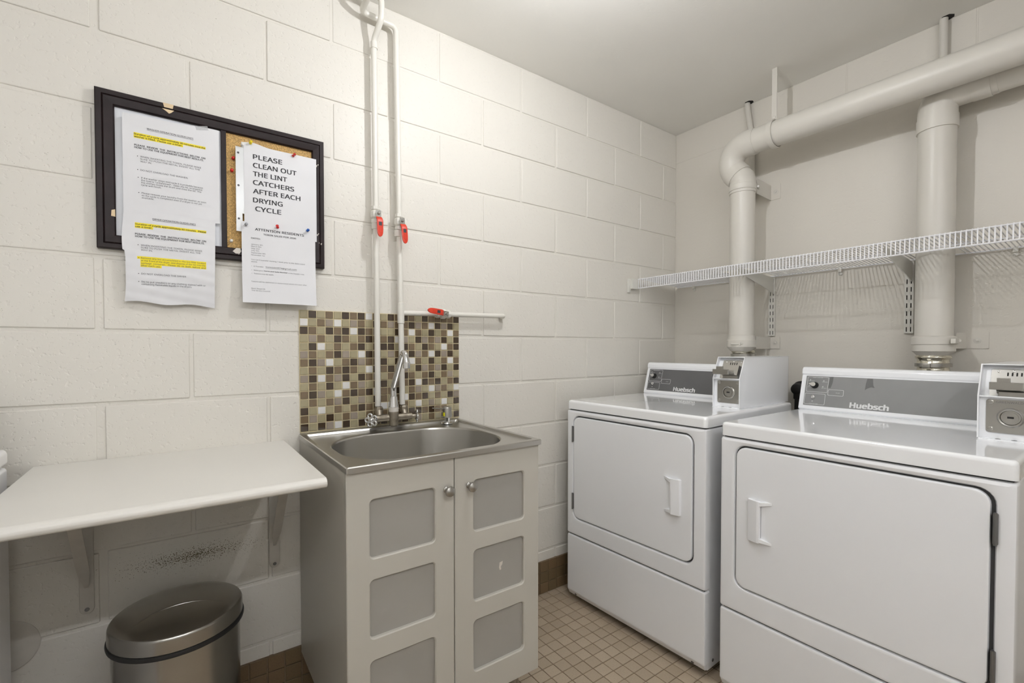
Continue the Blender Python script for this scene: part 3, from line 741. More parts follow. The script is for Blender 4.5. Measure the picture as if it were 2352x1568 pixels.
# ================================================================== FAUCET
t = thing('faucet', 'chrome swing spout faucet with nickel body and two cross handles over the sink', 'faucet', (-1.80, -0.075, 0.9))
fy = -.078
q = P().cyl((-1.842, -.048, .942), (-1.842, -.060, .915), .013, 14).cyl((-1.746, -.046, .940), (-1.746, -.058, .915), .013, 14)
q.tube([(-1.862, fy + .004, .917), (-1.728, fy + .004, .917)], .0125, 14)
q.lathe((-1.800, fy - .004, .886), [(.011, 0), (.016, .004), (.016, .018), (.0175, .024), (.0175, .052), (.0165, .056)], n=20)
q.box(-1.848, -1.815, fy - .004, fy + .018, .922, .930, .003)
obj('faucet_body', q, M['nickel'], t)
for xx, zz in ((-1.842, .945), (-1.745, .944)):
    yy = -.044
    obj('union_nut', P().lathe((xx, yy, zz - .012), [(.0165, 0), (.0165, .018), (.012, .024)], n=8), M['nickel'], t, 25)
obj('spout_collar', P().lathe((-1.800, fy - .004, .940), [(.0175, 0), (.0175, .014), (.0165, .016)], n=20), M['chipw'], t)
obj('spout_sleeve', P().lathe((-1.800, fy - .004, .956), [(.0175, 0), (.0175, .003), (.0125, .038), (.0105, .040), (.0105, .062)], n=24), M['chrome'], t)
pth = [(-1.800, fy - .004, 1.016), (-1.801, fy - .006, 1.030), (-1.800, fy - .08, 1.140), (-1.799, fy - .092, 1.154), (-1.799, fy - .108, 1.150), (-1.798, fy - .116, 1.130), (-1.798, fy - .118, 1.118)]
obj('spout', P().tube(pth, .0105, 16, fillet=.012), M['chrome'], t)
obj('aerator', P().lathe((-1.798, fy - .118, 1.100), [(.011, 0), (.0125, .001), (.0125, .020), (.010, .022)], n=20), M['chrome'], t)
for cx_, dirx in ((-1.880, -1), (-1.716, 1)):
    obj('stem', P().cyl((cx_ - dirx * .02, fy, .917), (cx_ + dirx * .006, fy - (.014 if dirx < 0 else .004), .917), .0075, 12), M['nickel'] if dirx > 0 else M['chrome'], t)
    ax = Vector((dirx, -.85 if dirx < 0 else -.25, 0)).normalized(); ctr = Vector((cx_ + dirx * .006, fy - (.014 if dirx < 0 else .004), .917))
    u = Vector((0, 0, 1)); v = ax.cross(u); q = P()
    for k in range(5):
        a = 2 * PI * k / 5 + .3; d = u * math.cos(a) + v * math.sin(a)
        q.torus(ctr + d * .0155, .0075, .0035, ax, 14, 8)
    q.sphere(ctr, .0085, 14, 9)
    obj('cross_handle', q, M['chrome'], t, 60)

# ================================================================== FOLDING SHELF, BIN, PLATE
FS = (-2.742, -2.150, -0.558, 0.0, 0.839, 0.863)
t = thing('wall_counter', 'white laminate wall counter on two brackets between the washer and the sink cabinet', 'counter', (-2.45, -0.28, 0.839))
pf = [(-.0015, .839), (-.0015, .863), (-.546, .863), (-.553, .8605), (-.5575, .855), (-.5585, .849), (-.556, .843), (-.551, .8395), (-.546, .839)]
obj('slab', P().prism(pf, FS[0], FS[1], 'x', .0012, 1), M['melamine'], t, 40)
for n, xb in enumerate((-2.643, -2.182)):
    lab = ['painted steel shelf bracket under the counter, beside the washing machine', 'painted steel shelf bracket under the counter, beside the sink cabinet'][n]
    b = thing('counter_bracket', lab, 'bracket', (xb, 0, .45), group='brackets under the counter')
    w2 = .0155
    zb = .445
    pts = [(xb - w2, .838), (xb - w2, zb + w2)] + [(xb + w2 * math.cos(a), zb + w2 + w2 * math.sin(a)) for a in [PI + PI * k / 8 for k in range(1, 8)]] + [(xb + w2, zb + w2), (xb + w2, .838)]
    obj('upright', P().prism(pts, -.0065, -.001, 'y', .0012, 1), M['oldbracket'], b)
    obj('arm', P().box(xb - w2, xb + w2, -.33, -.0065, .832, .8385, .001), M['oldbracket'], b)
    ex = -.03 if n == 0 else .0
    s0 = Vector((xb, -.008, zb + .075)); s1 = Vector((xb, -.25, .832)); dv = (s1 - s0); nv = Vector((0, dv.z, -dv.y)).normalized()
    q = P()
    lo = []
    for f, hw in ((0, .004), (.18, .012), (.3, .013), (.85, .013), (1, .012)):
        c = s0 + dv * f
        lo.append([c + Vector((-hw, 0, 0)) - nv * .0015, c + Vector((hw, 0, 0)) - nv * .0015, c + Vector((hw, 0, 0)) + nv * .0015, c + Vector((-hw, 0, 0)) + nv * .0015])
    q.loft(lo)
    obj('brace', q, M['oldbracket'], b)
    for zz in (zb + .013, zb + .10):
        obj('screw', P().lathe((xb, -.0065, zz), [(.0055, 0), (.005, .0015), (.002, .002)], (0, -1, 0), 12), M['hinge'], b)
obj_plate = tag(obj('cover_plate', P().lathe((-2.800, 0.0, .408), [(.066, -.001), (.066, .003), (.063, .005), (.001, .005)], (0, -1, 0), 48), M['oldbracket']), 'round painted blank cover plate on the block wall below the counter', 'cover plate')

t = thing('trash_can', 'round stainless steel trash can with black rim seal under the counter', 'trash can', (-2.4393, -0.235, 0))
tc = (-2.4393, -0.255, 0)
obj('can_body', P().lathe((tc[0], tc[1], .0), [(.130, .012), (.134, .014), (.1335, .05), (.1335, .464), (.128, .466)], n=64), M['binsteel'], t, 30)
obj('base_ring', P().lathe((tc[0], tc[1], 0), [(.136, 0), (.138, .004), (.138, .022), (.132, .026)], n=48), M['black'], t)
obj('rim_seal', P().lathe((tc[0], tc[1], .462), [(.130, 0), (.1425, .001), (.1435, .006), (.1425, .011), (.130, .012)], n=64), M['black'], t)
obj('lid', P().lathe((tc[0], tc[1], .473), [(.139, 0), (.1405, .002), (.1395, .030), (.1375, .0345), (.134, .037), (.115, .043), (.08, .0485), (.04, .051), (.001, .0515)], n=64), M['binsteel'], t, 40)
def lid_z(r):
    pr_ = [(.001, .0515), (.04, .051), (.08, .0485), (.115, .043), (.134, .037), (.1375, .0345)]
    for (r0, h0), (r1, h1) in zip(pr_[:-1], pr_[1:]):
        if r <= r1: return .473 + h0 + (h1 - h0) * (r - r0) / (r1 - r0)
    return .473 + .034
cr = []
for k in range(25):
    f = k / 24; xx = -.108 + .216 * f; yy = -.068 + .052 * math.sin(PI * f) + .010 * f
    cr.append((tc[0] + xx, tc[1] + yy, lid_z(math.hypot(xx, yy)) - .0015))
obj('lid_crease', P().tube(cr, .003, 10, rf=lambda f: .0012 + .0022 * math.sin(PI * f)), M['binsteel'], t, 60)
obj('hinge_cap', P().prism([(-.06, .46), (.06, .46), (.06, .497), (-.06, .497)], 0, .016, 'y', .003), M['black'], t)
hc = [o for o in t.children if o.name.startswith('hinge_cap')][0]
for v in hc.data.vertices: v.co = (v.co.x + tc[0], tc[1] + .134 + v.co.y, v.co.z)
obj('pedal', P().box(tc[0] - .03, tc[0] + .03, tc[1] - .175, tc[1] - .13, .010, .016, .002), M['black'], t)

# ================================================================== WASHER (only its back right corner shows)
t = thing('washing_machine', 'white washing machine at the edge of the counter, next to the round cover plate', 'washing machine', (-3.12, -0.42, 0))
wx1, wx0, wy1, wy0 = -2.766, -3.45, -.095, -.78
obj('cabinet_body', P().box(wx0 + .002, wx1 - .002, wy0 + .002, wy1, .03, .886, .008, 3), M['enamel'], t)
obj('top_deck', P().box(wx0, wx1, wy0, wy1 + .0, .889, .931, .012, 3), M['enamel_lid'], t)
obj('lid', P().box(wx0 + .07, wx1 - .07, wy0 + .05, wy1 - .20, .928, .940, .005, 2), M['enamel_lid'], t)
obj('console', P().prism([(wy1 - .13, .930), (wy1 - .09, 1.075), (wy1 - .03, 1.085), (wy1 - .01, 1.07), (wy1 - .01, .930)], wx0 + .03, wx1 - .035, 'x', .004), M['enamel'], t)
for xx in (wx0 + .06, wx1 - .06):
    for yy in (wy0 + .06, wy1 - .06):
        obj('foot', P().lathe((xx, yy, 0), [(.02, 0), (.02, .012), (.008, .014), (.008, .034)], n=14), M['black'], t)

# ================================================================== EXHAUST DUCTS
def collar(c, axis, r, h, lip=.004, n=36):
    return P().lathe(c, [(r - .003, 0), (r + lip, 0), (r + lip, h), (r - .003, h)], axis, n)
RD = .056
t = thing('exhaust_duct', 'white-painted exhaust duct rising behind the corner dryer and running along under the ceiling', 'duct', (-0.2023, -0.5132, 1.0))
dx, dy = -.2023, -.5132
obj('riser', P().cyl((dx, dy, 1.185), (dx, dy, 1.955), RD, 40), M['duct'], t)
el = [Vector((dx, dy, 1.945)), Vector((dx, dy, 1.972))] + [Vector((dx - .002, dy + .004 * f, 1.972 + .016 * f)) for f in (.5, 1)]
for k in range(15):                      # 135 degree sweep: up and outwards, then back along the wall
    a_ = math.radians(-45 + 135 * k / 14); el.append(Vector((dx - .002 - .018 * k / 14, dy - .0226 + .0744 * math.cos(a_), 2.0676 + .0744 * math.sin(a_))))
el.append(Vector((dx - .020, dy - .075, 2.142)))
obj('elbow', P().tube(el, RD + .002, 40), M['duct'], t, 50)
obj('main_run', P().cyl((dx - .020, dy - .07, 2.142), (dx - .022, -2.2, 2.137), RD, 40), M['duct'], t)
obj('elbow_collar', collar((dx - .019, dy - .025, 2.142), (0, -1, 0), RD, .045, .0035), M['duct'], t)
obj('elbow_collar', P().tube([(dx - .002, dy + .012, 1.997), (dx - .003, dy + .040, 2.030)], RD + .0055, 36), M['duct'], t)
cl = obj('clamp_collar', P().lathe((dx, dy, 1.915), [(RD, 0), (RD + .003, .001), (RD + .003, .012), (RD + .006, .014), (RD + .006, .038), (RD + .003, .040), (RD + .002, .058)], n=40), M['duct'], t)
sub('clamp_bolt', P().cyl((dx + .02, dy - .064, 1.94), (dx + .055, dy - .05, 1.94), .005, 10), M['duct'], cl)
def wall_arm(t, xa, ya, yp, z0, z1, plate):
    """strap from the duct to a plate on the right wall"""
    q = P().prism([(xa, ya), (xa, ya + .003), (-.0012, yp + .003), (-.0012, yp)], z0, z1, 'z')
    o = obj('wall_arm', q, M['duct'], t, 25)
    sub('wall_plate', P().box(-.003, -.0006, yp - plate, yp + .003, z0, z1), M['plaster'], o)
    sub('bolt', P().lathe((-.003, yp - plate * .5, (z0 + z1) / 2), [(.012, 0), (.012, .001), (.005, .0015), (.005, .004), (.002, .005)], (-1, 0, 0), 16), M['duct'], o)
wall_arm(t, dx + .035, dy - .052, -.553, 1.912, 1.985, .045)
cl = obj('clamp_collar', P().lathe((dx, dy, 1.155), [(RD - .008, 0), (RD + .003, .014), (RD + .008, .020), (RD + .008, .052), (RD + .005, .056), (RD + .004, .075), (RD, .076)], n=40), M['duct'], t)
sub('clamp_bolt', P().box(dx - .062, dx - .035, dy - .030, dy - .012, 1.182, 1.196, .002).cyl((dx - .075, dy + .01, 1.19), (dx - .05, dy - .035, 1.19), .005, 10), M['duct'], cl)
wall_arm(t, dx + .04, dy - .052, -.557, 1.166, 1.226, .045)
prf = [(.047, 0.0)]
zz = 0.0
for k in range(28):
    prf += [(.047, zz + .006), (.053, zz + .012), (.053, zz + .018), (.047, zz + .024)]; zz += .028
obj('foil_hose', P().lathe((dx + .018, dy, 1.168), [(r, -h) for r, h in prf], n=36), M['foil'], t, 50)
obj('hose_clamp', P().lathe((dx + .018, dy, 1.128), [(.050, 0), (.0545, .001), (.0545, .014), (.050, .015)], n=36).box(dx - .0, dx + .02, dy - .066, dy - .05, 1.126, 1.142, .002), M['satin'], t)

t = thing('exhaust_duct', 'white-painted exhaust duct rising behind the smudged dryer and bending away at the top', 'duct', (-0.104, -1.2025, 1.0))
ex, ey = -.104, -1.2025
obj('riser', P().cyl((ex, ey, 1.17), (ex, ey, 2.0), RD, 40), M['duct'], t)
obj('elbow', P().tube([(ex, ey, 1.99), (ex, ey, 2.115), (ex, ey - .16, 2.119)], RD + .002, 40, fillet=.085), M['duct'], t, 50)
obj('elbow_collar', collar((ex, ey, 1.985), (0, 0, 1), RD, .048, .0045), M['duct'], t)
obj('elbow_collar', collar((ex, ey - .095, 2.118), (0, -1, 0), RD, .05, .0045), M['duct'], t)
obj('main_run', P().cyl((ex, ey - .14, 2.119), (ex, -2.2, 2.119), RD, 40), M['duct'], t)
cl = obj('clamp_collar', P().lathe((ex, ey, 1.14), [(RD - .010, 0), (RD + .002, .014), (RD + .007, .018), (RD + .007, .042), (RD + .010, .044), (RD + .010, .070), (RD + .004, .074), (RD, .075)], n=40), M['duct'], t)
sub('clamp_bolt', P().box(ex - .055, ex - .005, ey - .073, ey - .058, 1.186, 1.204, .003).cyl((ex + .0, ey - .072, 1.197), (ex + .045, ey - .064, 1.20), .006, 10), M['duct'], cl)
wall_arm(t, ex + .05, ey - .055, -1.276, 1.168, 1.228, .060)
obj('foil_hose', P().lathe((ex, ey, 1.15), [(r, -h) for r, h in prf], n=36), M['foil'], t, 50)
obj('hose_clamp', P().lathe((ex, ey, 1.098), [(.050, 0), (.0545, .001), (.0545, .014), (.050, .015)], n=36).box(ex - .066, ex - .05, ey - .005, ey + .016, 1.096, 1.112, .002), M['satin'], t)
# strap hanger
t = thing('strap_hanger', 'painted metal strap hanger from the ceiling around the long exhaust duct', 'hanger', (-.214, -.668, 2.4384))
obj('strap', P().box(-.2245, -.2205, -.678, -.656, 2.2035, 2.4380, .0005), M['duct'], t)
obj('ring', P().lathe((-.2225, -.656, 2.1415), [(RD + .0022, 0), (RD + .006, 0), (RD + .006, .022), (RD + .0022, .022), (RD + .0022, 0)], (0, -1, 0), 40, cap=False), M['duct'], t)
obj('bolt', P().lathe((-.2245, -.667, 2.215), [(.007, 0), (.007, .004), (.003, .006)], (-1, 0, 0), 10), M['duct'], t)
# conduits on the right wall
for n, (pts, lab) in enumerate((([(-.020, -.437, 2.4384), (-.020, -.440, 2.40), (-.020, -.462, 2.25), (-.020, -.468, 1.93)], 'thin painted conduit from the ceiling behind the duct elbow near the corner'),
                   ([(-.022, -1.199, 2.4384), (-.022, -1.199, 2.30), (-.022, -1.203, 1.70)], 'thin painted conduit from the ceiling behind the second duct riser'))):
    t = thing('conduit', lab, 'conduit', (-.02, pts[0][1], 2.4384), group='thin conduits')
    obj('pipe', P().tube(pts, .0135, 16, fillet=.05), M['duct'], t)
    obj('ceiling_hole', P().lathe((-.022, pts[0][1] - .010, 2.4380), [(.022, 0), (.001, .0003)], (0, 0, -1), 7), M['dark'], t)

# ================================================================== WIRE SHELF
t = thing('wire_shelf', 'long white wire shelf on the right wall above the dryers', 'shelf', (-.19, -.8, 1.52))
zt_, zb_, xf, xb_ = 1.5465, 1.4975, -.375, -.012
zback = 1.527
YS = -1.95
NOTCH = [(-.5132 - .068, -.5132 + .068, -.272), (-1.2025 - .068, -1.2025 + .068, -.176)]     # the deck is cut away round the duct risers
for (a, b, r, nm) in (((xf, -.022, zt_), (xf, YS, zt_), .0028, 'front_rod'), ((xf, -.022, zb_), (xf, YS, zb_), .0028, 'front_rod'), ((xb_, -.022, zback), (xb_, YS, zback), .003, 'back_rod'),
                      ((-.19, -.022, 1.5358), (-.19, -.444, 1.5358), .0026, 'deck_rod'), ((-.19, -.582, 1.5358), (-.19, YS, 1.5358), .0026, 'deck_rod')):
    obj(nm, P().cyl(a, b, r, 8), M['shelfwire'], t)
def wire_mesh(xe):
    ze = zback + .003 + (zt_ - zback) * (xe - xb_) / (xf + .003 - xb_)
    me = P().tube([(xe, 0, ze), (xf + .003, 0, zt_ + .003), (xf - .002, 0, zt_ + .001), (xf - .002, 0, zb_)], .0021, 6).mesh('cross_wire', 60); me.materials.append(M['shelfwire']); return me
WMS = {None: wire_mesh(xb_), 0: wire_mesh(NOTCH[0][2]), 1: wire_mesh(NOTCH[1][2])}
k = 0
while True:
    y = -.030 - k * .01293
    if y < YS: break
    key = None
    for i, (n0, n1, xe) in enumerate(NOTCH):
        if n0 < y < n1: key = i
    o = bpy.data.objects.new('cross_wire', WMS[key]); COL.objects.link(o); o.parent = t; o.location = Vector((0, y, 0)) - t.location; k += 1
e = obj('end_bracket', P().box(-.437, -.419, -.012, -.0005, 1.4725, 1.5485, .002).box(-.422, -.378, -.026, -.0005, 1.4925, 1.548, .002), M['bracket'], t)
sub('screw', P().lathe((-.428, -.012, 1.4805), [(.005, 0), (.004, .002)], (0, -1, 0), 10).lathe((-.428, -.012, 1.5405), [(.005, 0), (.004, .002)], (0, -1, 0), 10), M['bracket'], e)
for y in (-.13, -.86, -1.40):
    obj('wall_clip', P().box(-.016, -.0005, y - .007, y + .007, 1.511, 1.533, .002).lathe((-.001, y, 1.506), [(.008, 0), (.008, .006), (.003, .008)], (-1, 0, 0), 12), M['bracket'], t)
for n, yc in enumerate((-.566, -1.105)):
    t = thing('shelf_standard', ['white slotted wall standard with bracket, beside the duct near the corner', 'white slotted wall standard with bracket, between the two ducts by the second riser'][n], 'bracket', (-.006, yc, 1.22), group='slotted shelf standards')
    y0, y1 = yc - .0135, yc + .0135; z0, z1 = 1.2305, 1.521
    q = P()
    ys = [y0, yc - .0085, yc - .0050, yc + .0050, yc + .0085, y1]
    pitch = .0325; b = bmesh.new()
    zsl = []
    zc_ = z0 + .006
    zl_ = [z0]
    while zc_ + .020 < z1: zl_ += [zc_, zc_ + .019]; zc_ += pitch
    zl_.append(z1)
    for i in range(5):
        for j in range(len(zl_) - 1):
            if i in (1, 3) and j % 2 == 1: continue
            q.box(-.0125, -.0105, ys[i], ys[i + 1], zl_[j], zl_[j + 1])
    q.box(-.0125, -.0005, y0 - .0015, y0, z0, z1).box(-.0125, -.0005, y1, y1 + .0015, z0, z1)
    st = obj('track', q, M['bracket'], t, 25)
    sub('track_shade', P().box(-.0040, -.0025, y0, y1, z0, z1), M['dark'], st)  # dark sheet painted as the shade seen through the slots
    obj('bracket_arm', P().prism([(-.0160, 1.521), (-.0126, 1.440), (-.05, 1.452), (-.335, 1.517), (-.350, 1.529), (-.345, 1.538)], yc - .0092, yc - .0068, 'y'), M['bracket'], t)
# dryer plug on the wall behind
t = thing('power_plug', 'black dryer power plug in its wall outlet behind and between the dryers', 'plug', (-.04, -.70, .97))
obj('outlet', P().lathe((0, -.706, .976), [(.036, 0), (.036, .016), (.030, .022)], (-1, 0, 0), 28), M['black'], t)
obj('plug_body', P().lathe((-.022, -.702, .974), [(.026, 0), (.029, .004), (.029, .020), (.024, .034), (.010, .040)], (-1, 0, 0), 20).box(-.056, -.028, -.716, -.688, .925, .965, .006), M['black'], t)
obj('cord', P().tube([(-.045, -.702, .935), (-.05, -.702, .80), (-.05, -.68, .60), (-.10, -.60, .30)], .010, 10, fillet=.05), M['black'], t)

# ================================================================== BULLETIN BOARD
t = thing('bulletin_board', 'dark brown framed combination whiteboard and cork bulletin board on the block wall', 'bulletin board', (-2.315, 0, 1.443))
OX0, OX1, OZ0, OZ1 = -2.609, -2.021, 1.4435, 1.8745
IX0, IX1, IZ0, IZ1 = -2.5685, -2.0585, 1.482, 1.835
def frame_side(pts_out, pts_in):
    """mitred frame rail: outer edge a-b, inner edge a'-b'"""
    (a, b), (c, d) = pts_out, pts_in
    def L2(p, q, f): return (p[0] + (q[0] - p[0]) * f, p[1] + (q[1] - p[1]) * f)
    prof = [(0, 0.0), (0, -.020), (.06, -.0225), (.34, -.0225), (.38, -.0205), (.44, -.0235), (.50, -.0240), (.93, -.0205), (1, -.016), (1, 0)]
    s = [[(L2(a, c, f)[0], y, L2(a, c, f)[1]) for f, y in prof], [(L2(b, d, f)[0], y, L2(b, d, f)[1]) for f, y in prof]]
    return P().loft(s, True, True)
OC = [(OX0, OZ1), (OX1, OZ1), (OX1, OZ0), (OX0, OZ0)]; IC = [(IX0, IZ1), (IX1, IZ1), (IX1, IZ0), (IX0, IZ0)]
rails = []
for i in range(4):
    j = (i + 1) % 4
    rails.append(obj('frame_rail', frame_side((OC[i], OC[j]), (IC[i], IC[j])), M['frame'], t, 25))
obj('whiteboard_panel', P().box(IX0 - .005, -2.314, -.010, -.001, IZ0 - .005, IZ1 + .005), M['whiteboard'], t)
obj('cork_panel', P().box(-2.314, IX1 + .005, -.010, -.001, IZ0 - .005, IZ1 + .005), M['cork'], t)
obj('divider', P().box(-2.3205, -2.3065, -.018, -.002, IZ0 - .002, IZ1 + .002, .0015), M['frame'], t)
def chip(pts, m, y, rail):
    q = P(); q.loft([[(a, y + .002, b) for a, b in pts], [(a, y, b) for a, b in pts]])
    sub('paint_chip', q, m, rail, 0)
cxp = -2.448
chip([(cxp - .013, 1.8742), (cxp + .012, 1.8742), (cxp + .010, 1.862), (cxp - .010, 1.862)], M['chip'], -.0229, rails[0])
chip([(cxp - .015, 1.857), (cxp + .013, 1.857), (cxp + .006, 1.849), (cxp + .001, 1.846), (cxp - .004, 1.850)], M['chip'], -.0245, rails[0])
chip([(-2.577, 1.548), (-2.5695, 1.551), (-2.5692, 1.531), (-2.578, 1.532)], M['chip'], -.0222, rails[3])
chip([(-2.293, 1.470), (-2.283, 1.481), (-2.272, 1.481), (-2.270, 1.472), (-2.276, 1.461), (-2.284, 1.463)], M['chipw'], -.0238, rails[2])
for (a, b, s_) in ((-2.048, 1.789, .006), (-2.042, 1.793, .004), (-2.046, 1.556, .005), (-2.042, 1.560, .004), (-2.040, 1.529, .003), (-2.034, 1.527, .005)):
    chip([(a, b), (a + s_ * .8, b + s_ * .3), (a + s_ * .5, b - s_), (a + s_ * .2, b - s_ * .8)], M['chipw'], -.0246, rails[1])

# --- sheets of paper
def sheet(name, label, x0, x1, z0, z1, yfun, nx=28, nz=40, edge=None):
    t = thing(name, label, 'notice', ((x0 + x1) / 2, -.03, z0), group='notices on the bulletin board')
    b = bmesh.new(); G = {}
    for s_, off in ((0, 0.0), (1, .00025)):
        for i in range(nx + 1):
            for j in range(nz + 1):
                x = x0 + (x1 - x0) * i / nx; z = z0 + (z1 - z0) * j / nz
                if edge: x, z = edge(i / nx, j / nz, x, z)
                G[s_, i, j] = b.verts.new((x, yfun(x, z) + off, z))
    for s_ in (0, 1):
        for i in range(nx):
            for j in range(nz):
                f = (G[s_, i, j], G[s_, i + 1, j], G[s_, i + 1, j + 1], G[s_, i, j + 1]); b.faces.new(f if s_ == 0 else f[::-1])
    def strip(a): 
        for (i, j), (k, l) in zip(a[:-1], a[1:]): b.faces.new((G[0, i, j], G[1, i, j], G[1, k, l], G[0, k, l]))
    strip([(i, 0) for i in range(nx + 1)]); strip([(i, nz) for i in range(nx + 1)]); strip([(0, j) for j in range(nz + 1)]); strip([(nx, j) for j in range(nz + 1)])
    bmesh.ops.recalc_face_normals(b, faces=b.faces[:])
    q = P(); q.merge(b); obj('page', q, M['paper'], t, 60)
    return t
def lines(t, yfun, rows, nm='printed_text', m=None, lift=.0003):
    q = P()
    for row in rows:
        body, x0, x1, z, size, bold = row
        add_text(q, body, x0, z, size, lambda a, b: (a, yfun(a, b) - lift - OVER[0], b), bold, (x1 - x0) if x1 else None)
    o = obj(nm, q, m or M['ink'], t, 0)
    if rows[0][4] < .012: o['kind'] = 'stuff'            # body text, letters too small to pick apart
    return o
def bars(t, yfun, rects, nm, m, lift=.00015):
    for (x0, x1, z0, z1) in rects:
        b = bmesh.new(); n = 24
        lo = [b.verts.new((x0 + (x1 - x0) * i / n, yfun(x0 + (x1 - x0) * i / n, z0) - lift, z0)) for i in range(n + 1)]
        hi = [b.verts.new((x0 + (x1 - x0) * i / n, yfun(x0 + (x1 - x0) * i / n, z1) - lift, z1)) for i in range(n + 1)]
        for i in range(n): b.faces.new((lo[i], lo[i + 1], hi[i + 1], hi[i]))
        q = P(); q.merge(b); obj(nm, q, m, t, 0)
def dots(t, yfun, pts, r=.0011):
    q = P()
    for x, z in pts: q.bm.faces.new([q.bm.verts.new((x + r * math.cos(2 * PI * k / 10), yfun(x, z) - .0004, z + r * math.sin(2 * PI * k / 10))) for k in range(10)])
    obj('bullet_points', q, M['ink'], t, 0)
S = .0061
yW = lambda x, z: -.0268 - .0010 * math.sin((x + 2.4) * 40) * math.sin((z - 1.4) * 16) - (.003 if False else 0)
def edW(u, v, x, z):
    if v > .99: z += .010 * u - .004 + .0015 * math.sin(u * 9)
    return x, z
tW = sheet('notice_sheet', 'washer operation guidelines page taped over the whiteboard half of the board', -2.5515, -2.3255, 1.548, 1.822, yW, edge=edW)
lines(tW, yW, [('WASHER OPERATION GUIDELINES', -2.498, -2.390, 1.7852, .0066, .012),
               ('Duration of a cycle approximately 30 minutes once the', -2.526, -2.361, 1.7648, S, .03), ('washer is filled.  Please use a timer.', -2.526, -2.417, 1.7578, S, .03),
               ('PLEASE  REVIEW  THE  INSTRUCTIONS  BELOW  ON', -2.526, -2.361, 1.7345, .0064, .03), ('HOW TO USE THE EQUIPMENT FOR BEST RESULTS.', -2.526, -2.3655, 1.7278, .0064, .03)])
lines(tW, yW, [('WHEN INSERTING THE TOKEN, PLEASE MAKE', -2.5135, -2.3717, 1.7045, S, .006), ('SURE TO PUSH THE METAL INSERT ALL THE', -2.5135, -2.375, 1.6978, S, .006), ('WAY IN.', -2.5135, -2.488, 1.6912, S, .006),
               ('DO NOT OVERLOAD THE WASHER.', -2.5135, -2.404, 1.667, S, .006),
               ('If the washer stops mid-cycle it is probably because', -2.5125, -2.368, 1.6456, S, .006), ('the load is "unbalanced".  Open the lid, re-organize', -2.5125, -2.3695, 1.6391, S, .006), ('the clothes inside the drum and close the lid.  The', -2.5125, -2.372, 1.6326, S, .006), ('cycle will finish.', -2.5125, -2.467, 1.6261, S, .006),
               ('Please remove your laundry from the washer as soon', -2.5115, -2.3605, 1.6035, S, .006), ('as the cycle is completed even if a dryer is not yet', -2.5115, -2.371, 1.597, S, .006), ('available.', -2.5115, -2.484, 1.5905, S, .006)], m=M['inkgrey'])
bars(tW, yW, [(-2.527, -2.360, 1.7634, 1.7712), (-2.527, -2.415, 1.7562, 1.7636)], 'highlight', M['highlight'])
bars(tW, yW, [(-2.498, -2.390, 1.7835, 1.7841)], 'underline', M['ink'])
dots(tW, yW, [(-2.5195, 1.7067), (-2.5195, 1.669), (-2.5185, 1.6478), (-2.5178, 1.6056)])
obj('tape', P().loft([[(a, -.0282, b) for a, b in ((-2.385, 1.826), (-2.355, 1.834), (-2.352, 1.822), (-2.382, 1.815))], [(a, -.0284, b) for a, b in ((-2.385, 1.826), (-2.355, 1.834), (-2.352, 1.822), (-2.382, 1.815))]]), M['tape'], tW, 0)
def yD(x, z):
    t_ = max(0.0, min(1.0, (1.46 - z) / .16))
    wr = .0010 * math.sin((x + 2.4) * 90 + z * 70) * math.sin(z * 130 - x * 50) * (0.4 + t_)
    return -.0284 + .010 * t_ * t_ + wr - .0022 * t_ * math.sin((x + 2.55) / .21 * PI)
def edD(u, v, x, z):
    if v < .01: z += .003 * math.sin(u * 11) - .006 * u
    if u < .01: x += .0035 * math.sin(v * 7) + (.004 if v < .55 and v > .2 else 0)
    if u > .99: x -= .004 * (1 - v)
    return x, z
tD = sheet('notice_sheet', 'crumpled dryer operation guidelines page hanging below the washer page', -2.5525, -2.3375, 1.3005, 1.556, yD, 60, 84, edD)
lines(tD, yD, [('DRYER OPERATION GUIDELINES', -2.488, -2.387, 1.5335, .0066, .012),
               ('Duration of a cycle approximately 60 minutes.  Please', -2.5263, -2.362, 1.5147, S, .03), ('use a timer.', -2.5263, -2.489, 1.508, S, .03),
               ('PLEASE  REVIEW  THE  INSTRUCTIONS  BELOW  ON', -2.527, -2.362, 1.487, .0064, .03), ('HOW TO USE THE EQUIPMENT FOR BEST RESULTS.', -2.527, -2.366, 1.4803, .0064, .03)], lift=.0004)
lines(tD, yD, [('WHEN INSERTING THE TOKEN, PLEASE MAKE', -2.515, -2.372, 1.457, S, .006), ('SURE TO PUSH THE METAL INSERT ALL THE', -2.515, -2.376, 1.4503, S, .006), ('WAY IN.', -2.515, -2.489, 1.4437, S, .006),
               ('Remove any lint accumulated in the lint filter located', -2.515, -2.364, 1.4213, S, .006), ('at the front of the dryer, and dispose of the lint into the', -2.515, -2.364, 1.4143, S, .006), ('garbage  container.   Please  do  so  both  before  and', -2.515, -2.364, 1.4073, S, .006), ('after each use.', -2.515, -2.471, 1.4003, S, .006),
               ('DO NOT OVERLOAD THE DRYER', -2.515, -2.412, 1.3774, S, .006),
               ('Do no put sneakers or any clothing stained with or', -2.515, -2.364, 1.3552, S, .006), ('containing flammable liquids in the dryers.', -2.515, -2.398, 1.3485, S, .006)], m=M['inkgrey'], lift=.0004)
bars(tD, yD, [(-2.5275, -2.361, 1.5133, 1.5211), (-2.5275, -2.487, 1.5062, 1.5134), (-2.5165, -2.362, 1.4201, 1.4281), (-2.5165, -2.362, 1.4130, 1.4203), (-2.5165, -2.362, 1.4060, 1.4132), (-2.5165, -2.469, 1.3986, 1.4062), (-2.5235, -2.5165, 1.4205, 1.4275)], 'highlight', M['highlight'], .0002)
bars(tD, yD, [(-2.488, -2.387, 1.5318, 1.5324)], 'underline', M['ink'], .0004)
